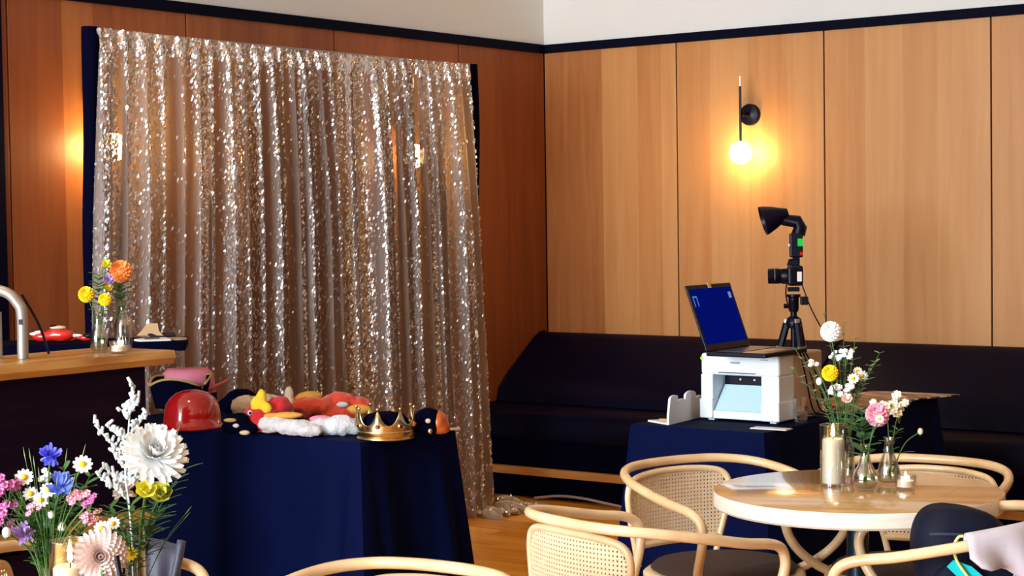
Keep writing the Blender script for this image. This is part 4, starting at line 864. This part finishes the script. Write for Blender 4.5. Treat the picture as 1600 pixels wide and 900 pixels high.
for o_, (a, b, c) in zip(range(3), (((hx+.2, hy0+.25, ZL+.008), (1252, 600), (1258, 648)), ((hx+.21, hy0+.27, ZL+.008), (1258, 590), (1267, 645)), ((hx+.19, hy0+.28, ZL+.008), (1245, 585), (1248, 640)))):
    x_ = QX1+.008; pts = [a, (x_, a[1]+.01, ZL+.012), (x_+.004, 5.47+.04*o_, ZD+.15), (x_+.006, 5.52+.05*o_, ZD+.03), (x_+.006-.0, 5.60+.07*o_, ZD+.006)]
    tag(MB().tube(cr(pts, 6), .0028, 6).build('laptop_cable', M_blackp), ('black cable hanging down the printer side, nearest the front', 'black cable hanging down the printer side, middle one', 'black cable hanging down the printer side, furthest back')[o_], 'cable')
# cloud sign
sg = atz(1042, 664, ZD); sg2 = atz(1099, 650, ZD)
sg2[0] = min(sg2[0], QX0-.012); t = thing('cloud_stand', tuple(sg), 'white cloud-topped card stand left of the printer', 'card stand')
dv = sg2-sg; Ld = np.linalg.norm(dv); dv /= Ld; ndv = A(-dv[1], dv[0], 0)
H_ = .098
top = []
for cx_, r_, a0, a1, zc in ((.16, .115, 180, 45, .86), (.36, .10, 200, -10, .70), (.60, .145, 190, 10, .86), (.86, .12, 170, 0, .66)):
    for k in range(9): a = math.radians(a0+(a1-a0)*k/8); top.append((Ld*(cx_+r_*math.cos(a)), H_*(zc+1.15*r_*math.sin(a))))
MB().prism([(0, 0)]+[(0, H_*.3)]+top+[(Ld, H_*.5), (Ld, 0)][::1], .008, np.stack([dv, A(0, 0, 1), np.cross(dv, A(0, 0, 1))], 1), sg).build('cloud_panel', M_paper, t, smooth=None, bevel=.0015)
s3 = atz(972, 656, ZD); s3[0] = max(s3[0], TX0+.005); s3[1] = max(s3[1], TY0+.01)
MB().prism([(0, 0), tuple((s3-sg)[:2]), tuple((s3-sg+A(.06, .07, 0))[:2]), tuple((dv*Ld*.8)[:2])][::-1], .006, None, sg).build('base_sheet', M_paper, t, smooth=None)
MB().box(sg+(s3-sg)*.35+dv*.05+A(0, 0, .009), (.05, .02, .006), rotz(.4)).build('tan_clip', M_tan, t, smooth=None)
# glass and paper
p = A(-2.803, 5.40, ZD)
g = thing('drinking_glass', tuple(p), 'clear faceted drinking glass right of the printer', 'glass')
MB().lathe([(.0, 0), (.020, 0), (.024, .01), (.026, .04), (.022, .055), (.027, .085), (.025, .085), (.019, .055), (.022, .04), (.0, .008)], 10, None, p, cap1=False).build('glass_body', M_glass, g, smooth=None)
p = atz(1198, 672, ZD); tag(MB().box(p+A(-.0, .03, .002), (.13, .05, .003), rotz(.05)).build('paper_slip', M_paper), 'white paper slip on the table edge in front of the printer', 'paper')
# printed sheets behind the printer
def streak(name, a, b, c, sc):
    m = bpy.data.materials.new(name); m.use_nodes = True; nt = m.node_tree; bs = nt.nodes['Principled BSDF']; bs.inputs['Roughness'].default_value = .25
    tc = nt.nodes.new('ShaderNodeTexCoord'); mp = nt.nodes.new('ShaderNodeMapping'); mp.inputs['Scale'].default_value = (3, 14, 1); mp.inputs['Rotation'].default_value = (0, 0, .5); n = nt.nodes.new('ShaderNodeTexNoise'); n.inputs['Scale'].default_value = sc; n.inputs['Distortion'].default_value = 1.2; r = nt.nodes.new('ShaderNodeValToRGB')
    e = r.color_ramp.elements; e[0].position = .38; e[0].color = (*a, 1); e[1].position = .62; e[1].color = (*c, 1); q = e.new(.5); q.color = (*b, 1)
    nt.links.new(tc.outputs['Object'], mp.inputs[0]); nt.links.new(mp.outputs[0], n.inputs['Vector']); nt.links.new(n.outputs['Fac'], r.inputs[0]); nt.links.new(r.outputs[0], bs.inputs['Base Color']); return m
M_st = streak('streaked_print', (.05, .015, .015), (.22, .10, .07), (.72, .60, .55), 2.0); M_st2 = streak('streaked_print_dark', (.02, .006, .01), (.12, .05, .04), (.5, .36, .32), 2.6)
for k, (a, b, c, d_, mm, lab) in enumerate((
 (-3.06, -2.81, 6.18, 6.42, M_st, 'brown and white streaked sheet at the far end of the printer table'),
 (-3.08, -2.815, 5.92, 6.17, M_st2, 'dark streaked sheet second from the far end of the printer table'),
 (-3.06, -2.812, 5.70, 5.91, M_st, 'brown streaked sheet just behind the printer'))):
    pg = [(a, c), (b+.03, c-.01), (b+.03+(.10, .05, .02)[k], d_+(.05, .0, -.01)[k]), (a+.03, d_+(.02, -.005, -.01)[k])]
    tag(MB().prism(pg, .005, None, (0, 0, ZD+.001)).build('printed_sheet', mm, smooth=None), lab, 'print', 'printed sheets on the printer table')
tag(MB().box((-2.84, 5.78, ZD+.016), (.07, .06, .012), rotz(.3)).build('red_booklet', M_redp, bevel=.002, smooth=None), 'small red booklet lying behind the printer beside the flowers', 'booklet')

# ---------------------------------------------------------------- camera on tripod with flash
TY = 6.83
tc_ = aty(1240, 470, TY); tx, ty = tc_[0], tc_[1]; fw = A(-.86, -.51, 0); lf = A(.51, -.86, 0)
Mc = np.stack([fw, lf, A(0, 0, 1)], 1); B0 = A(tx, ty, 0)
def zpx(py, px=1240): return aty(px, py, TY)[2]
def loc(x, y, z): return B0+Mc@A(x, y, 0)+A(0, 0, z)
tp = thing('tripod', (tx, ty, 0), 'black tripod standing behind the laptop and printer', 'tripod')
zh = zpx(505)
for k in range(3):
    a = math.radians(90+120*k+20); dd = A(math.cos(a), math.sin(a), 0)
    leg_ = MB().tube([loc(0, 0, zh)+Mc@dd*.03, loc(0, 0, 0)+Mc@dd*.30+A(0, 0, .01)], [.017, .011], 8).build('leg', M_blackp, tp)
    MB().box(loc(0, 0, zh+.005)+Mc@dd*.032, (.022, .022, .03), Mc@rotz(a)).build('leg_hinge', M_metal, tp, smooth=None, bevel=.004)
    MB().tube([loc(0, 0, zh-.10)+Mc@dd*.06, loc(0, 0, zh-.16)+Mc@dd*.075], .0175, 8).build('leg_clamp', M_metal, leg_)
MB().tube([loc(0, 0, zh-.14), loc(0, 0, zpx(468))], .014, 10).build('centre_column', M_blackp, tp)
MB().lathe([(.03, -.02), (.036, 0), (.03, .02), (.018, .03)], 16, None, loc(0, 0, zh)).build('collar', M_blackp, tp)
MB().lathe([(.018, 0), (.022, .01), (.022, .06), (.03, .065), (.03, .075)], 16, None, loc(0, 0, zpx(487))).build('head', M_blackp, tp)
MB().box(loc(-.045, .0, zpx(470)), (.035, .03, .036), Mc).build('pan_clamp', M_blackp, tp, smooth=None, bevel=.005)
MB().tube([loc(.02, .0, zpx(478)), loc(.042, 0, zpx(478))], .010, 8).build('knob', M_blackp, tp)
MB().box(loc(0, 0, zpx(452)), (.05, .05, .018), Mc).build('quick_release_plate', M_blackp, tp, smooth=None, bevel=.003)
ca = thing('camera', tuple(loc(0, 0, zpx(450))), 'black digital camera on the tripod pointing at the sequin curtain', 'camera'); zc = zpx(430)
MB().box(loc(-.005, 0, zc), (.052, .135, .088), Mc).build('body', M_blackp, ca, smooth=None, bevel=.010)
MB().box(loc(.0, .0, zc+.055), (.055, .055, .030), Mc, taper=.7).build('viewfinder', M_blackp, ca, smooth=None, bevel=.004)
Ml = np.stack([lf, A(0, 0, 1), fw], 1)
lens_ = MB().lathe([(.034, .015), (.034, .05), (.030, .055), (.033, .06), (.033, .105), (.029, .108), (.026, .10), (0, .098)], 24, Ml, loc(0, 0, zc-.003), cap1=False).build('lens', M_blackp, ca, smooth=40)
MB().tube([loc(.08, 0, zc)+Ml@A(.0335*math.cos(a), .0335*math.sin(a), 0) for a in np.linspace(0, 6.283, 25)], .0015, 5, False).build('lens_ring', M_metal, lens_)
MB().box(loc(-.005, .05, zc), (.066, .035, .086), Mc).build('grip', M_blackp, ca, smooth=None, bevel=.01)
MB().box(loc(-.022, .0695, zc-.004), (.020, .004, .042), Mc).build('white_label', M_paper, ca, smooth=None, bevel=.002)
MB().tube(cr([loc(.03, .04, zc-.03), loc(.035, .05, zc-.08), loc(.02, .05, zc-.14), loc(-.0, .04, zc-.10)], 6), .003, 6).build('strap', M_blackp, ca)
MB().tube(cr([loc(-.03, .05, zc-.03), loc(-.07, .06, zc-.14), loc(-.12, .06, zc-.24), loc(-.16, .06, zc-.34)], 6), .0028, 6).build('sync_cable', M_blackp, ca)
fs = thing('flash_unit', tuple(loc(-.01, 0, zpx(408))), 'black flash with dish reflector and green lit display on the camera', 'flash'); zf = zpx(383)
MB().box(loc(-.012, 0, zf), (.055, .075, .105), Mc).build('body', M_blackp, fs, smooth=None, bevel=.006)
MB().box(loc(-.012, 0, zf-.064), (.03, .03, .03), Mc).build('shoe', M_blackp, fs, smooth=None)
hd = Mc@A(1, 0, .62); hd /= np.linalg.norm(hd); s0 = loc(-.04, 0, zf+.07); s1 = loc(.045, 0, zpx(343))
MB().tube([loc(-.022, 0, zf+.045), loc(-.03, 0, zf+.075), loc(-.02, 0, zf+.10), s1], [.030, .030, .028, .024], 10).build('neck', M_blackp, fs, smooth=60)
Mr_ = np.stack(frame(A(*(Mc@A(.94, .1, -.28)))), 1)
MB().lathe([(.022, -.03), (.03, -.01), (.05, .035), (.062, .07), (.064, .082), (.060, .082), (.045, .04), (0, .01)], 28, Mr_, loc(.05, 0, zpx(336)), cap1=False).build('dish_reflector', M_blackp, fs, smooth=60)
MB().box(loc(-.028, .036, zf+.012), (.022, .006, .032), Mc).build('green_display', emit_mat('green_display', (.02, .85, .10), 1.0), fs, smooth=None)
MB().box(loc(-.032, .037, zf-.036), (.012, .006, .014), Mc).build('red_lamp', emit_mat('red_led', (.9, .03, .02), .8), fs, smooth=None)
MB().ball(loc(.016, .02, zf+.0), .007, 8, 6).build('sensor', M_paper, fs, smooth=180)

# ---------------------------------------------------------------- backpack, cloth, jacket
DX, DY = -1.665, 3.924
M_pack = mat('navy_backpack_nylon', (.0016, .0035, .016), .7, noise=.6, scale=22, bump=.5, spec=.2)
bpk = A(-1.588, 3.868, .488); t = thing('backpack', tuple(bpk), 'navy blue backpack standing on the cane armchair seat', 'backpack')
def lump(f, nu=64, nv=40):
    G = np.zeros((nv, nu+1, 3))
    for i in range(nv):
        for j in range(nu+1): G[i, j] = f(2*math.pi*j/nu, i/(nv-1))
    return G
def sup(a, e): return math.copysign(abs(math.cos(a))**e, math.cos(a)), math.copysign(abs(math.sin(a))**e, math.sin(a))
def pk(a, v):
    c, s = sup(a, .72)
    prof_ = min(1, (v/.10)**.5 if v < .10 else 1)*(1 if v < .62 else max(.0, math.cos((v-.62)/.38*math.pi/2))**.5)
    x = .115*c*prof_*(1+.025*math.sin(9*v+a)); y = .085*s*prof_; z = .285*(v if v < .62 else .62+.38*math.sin((v-.62)/.38*math.pi/2))
    z += (.014*(-c)*v-.006*math.sin(2*a+1)*v*v)*prof_
    return bpk+Mv@A(x-.008+.01*math.sin(v*5), y, z)
MB().grid(lump(pk)).build('main_bag', M_pack, t, smooth=180)
def pk2(a, v):
    c, s = sup(a, .6); q = max(0, math.sin(min(1, max(.0, v))*math.pi))**.35
    return bpk+Mv@A(.105*c*q, -.075+.035*s*q, .012+.17*v)
MB().grid(lump(pk2, 28, 14)).build('front_pocket', M_pack, t, smooth=180)
zp = [bpk+Mv@A(.098*q, -.089+.028*q*q, .232-.012*q*q-.012*q) for q in np.linspace(-1, 1, 17)]
MB().tube(zp, .0035, 6).build('zip', mat('navy_zip', (.012, .022, .06), .5), t); MB().box(zp[15]+Mv@A(0, -.005, 0), (.022, .004, .005), Mv).build('zip_pull', M_metal, t, smooth=None)
M_cy = mat('cyan_fabric', (.0, .62, .72), .5); M_lime = mat('lime_cord', (.72, .78, .25), .5); M_teal = mat('teal_print', (.01, .16, .30), .5, noise=.9, scale=40)
c0 = bpk+Mv@A(-.02, -.12, .125); MB().prism([(-.055, .045), (-.04, .06), (.0, .045), (.045, .005), (.06, -.03), (.03, -.03), (.0, .005), (-.03, .02)], .006, np.stack([VR, A(0, 0, 1), np.cross(VR, A(0, 0, 1))], 1), c0).build('cyan_flash', M_cy, t, smooth=None)
MB().prism(ell(.045, .04, 20, -.06, -.02), .005, np.stack([VR, A(0, 0, 1), np.cross(VR, A(0, 0, 1))], 1), c0).build('printed_patch', M_teal, t, smooth=None)
cd_ = [c0+Mv@A(x, -.012, z) for x, z in ((-.02, .115), (-.032, .112), (-.042, .09), (-.035, .06), (-.015, .03), (.0, .01), (.01, -.02))]
MB().tube(cr(cd_, 5), .0035, 6).build('lime_cord', M_lime, t, smooth=180)
pass
# pale cloth over the backpack chair's rail
M_lil = mat('pale_lilac_cloth', (.50, .46, .53), .85, noise=.12, scale=9, sheen=.2)
th = poses[3][2]; Rm = rotz(th); O3 = A(DX, DY, 0)
rl = cr(rail_pts, 5); k0 = None
seg = rl[int(len(rl)*.44):int(len(rl)*.655)]
# the near (south) side of this chair's rail is the local -x side
seg = np.array([(-p[0], p[1], p[2]) for p in seg]) if (Rm@A(-1, 0, 0))[1] < 0 else seg
G = np.zeros((15, len(seg), 3))
for j, p in enumerate(seg):
    outw = A(p[0], p[1], 0); outw = outw/np.linalg.norm(outw); jj = j/(len(seg)-1)
    for i in range(15):
        q = i/14*2-1
        drop = .34*(1.02-jj)**.5*(.8+.2*math.sin(jj*13))*(abs(q)**1.2); ww = .018*q/(abs(q)+.12)+.022*(.6+math.sin(jj*26+2*q))*q*abs(q)
        G[i, j] = O3+Rm@(p+outw*(ww*1.4)+A(0, 0, .028-drop*(1 if q > 0 else .7)-.003*abs(q)))
tag(MB().grid(G).build('draped_scarf', M_lil, smooth=180, solid=.003), 'pale lilac cloth draped over the rail of the backpack chair', 'cloth')
# grey jacket on the lower-left chair
jx, jy, jth, _ = poses[5]; jt = thing('jacket', (jx, jy, 0), 'dark grey blue jacket hung over the chair behind the lower left flowers', 'jacket'); M_jk = mat('slate_jacket', (.030, .030, .058), .5, noise=.25, scale=14, sheen=.2)
jd = db(atz(309, 888, .66)); jc = atd(222, 838, jd-.02); je = atd(284, 846, jd-.02)
G = np.zeros((12, 16, 3))
for i in range(12):
    for j in range(16):
        s, v = j/15, i/11; p = jc+(je-jc)*(s*1.15-.15); G[i, j] = p+A(0, 0, -.30*v-.010*s*s*(1-v))+A(.6, -.8, 0)*(.035*math.sin(v*2.4)+.012*math.sin(s*14+v*2)*v)+VR*(-.02*v*s+.012*v)
MB().grid(G).build('body', M_jk, jt, smooth=180, solid=.012)
MB().tube(cr([je+A(0, 0, .002), je+A(.6, -.8, 0)*.02-VR*.01+A(0, 0, -.06), je+A(.6, -.8, 0)*.03-VR*.035+A(0, 0, -.16), je+A(.6, -.8, 0)*.03-VR*.05+A(0, 0, -.28)], 6), .010, 8).build('sleeve_fold', M_jk, jt, smooth=180)
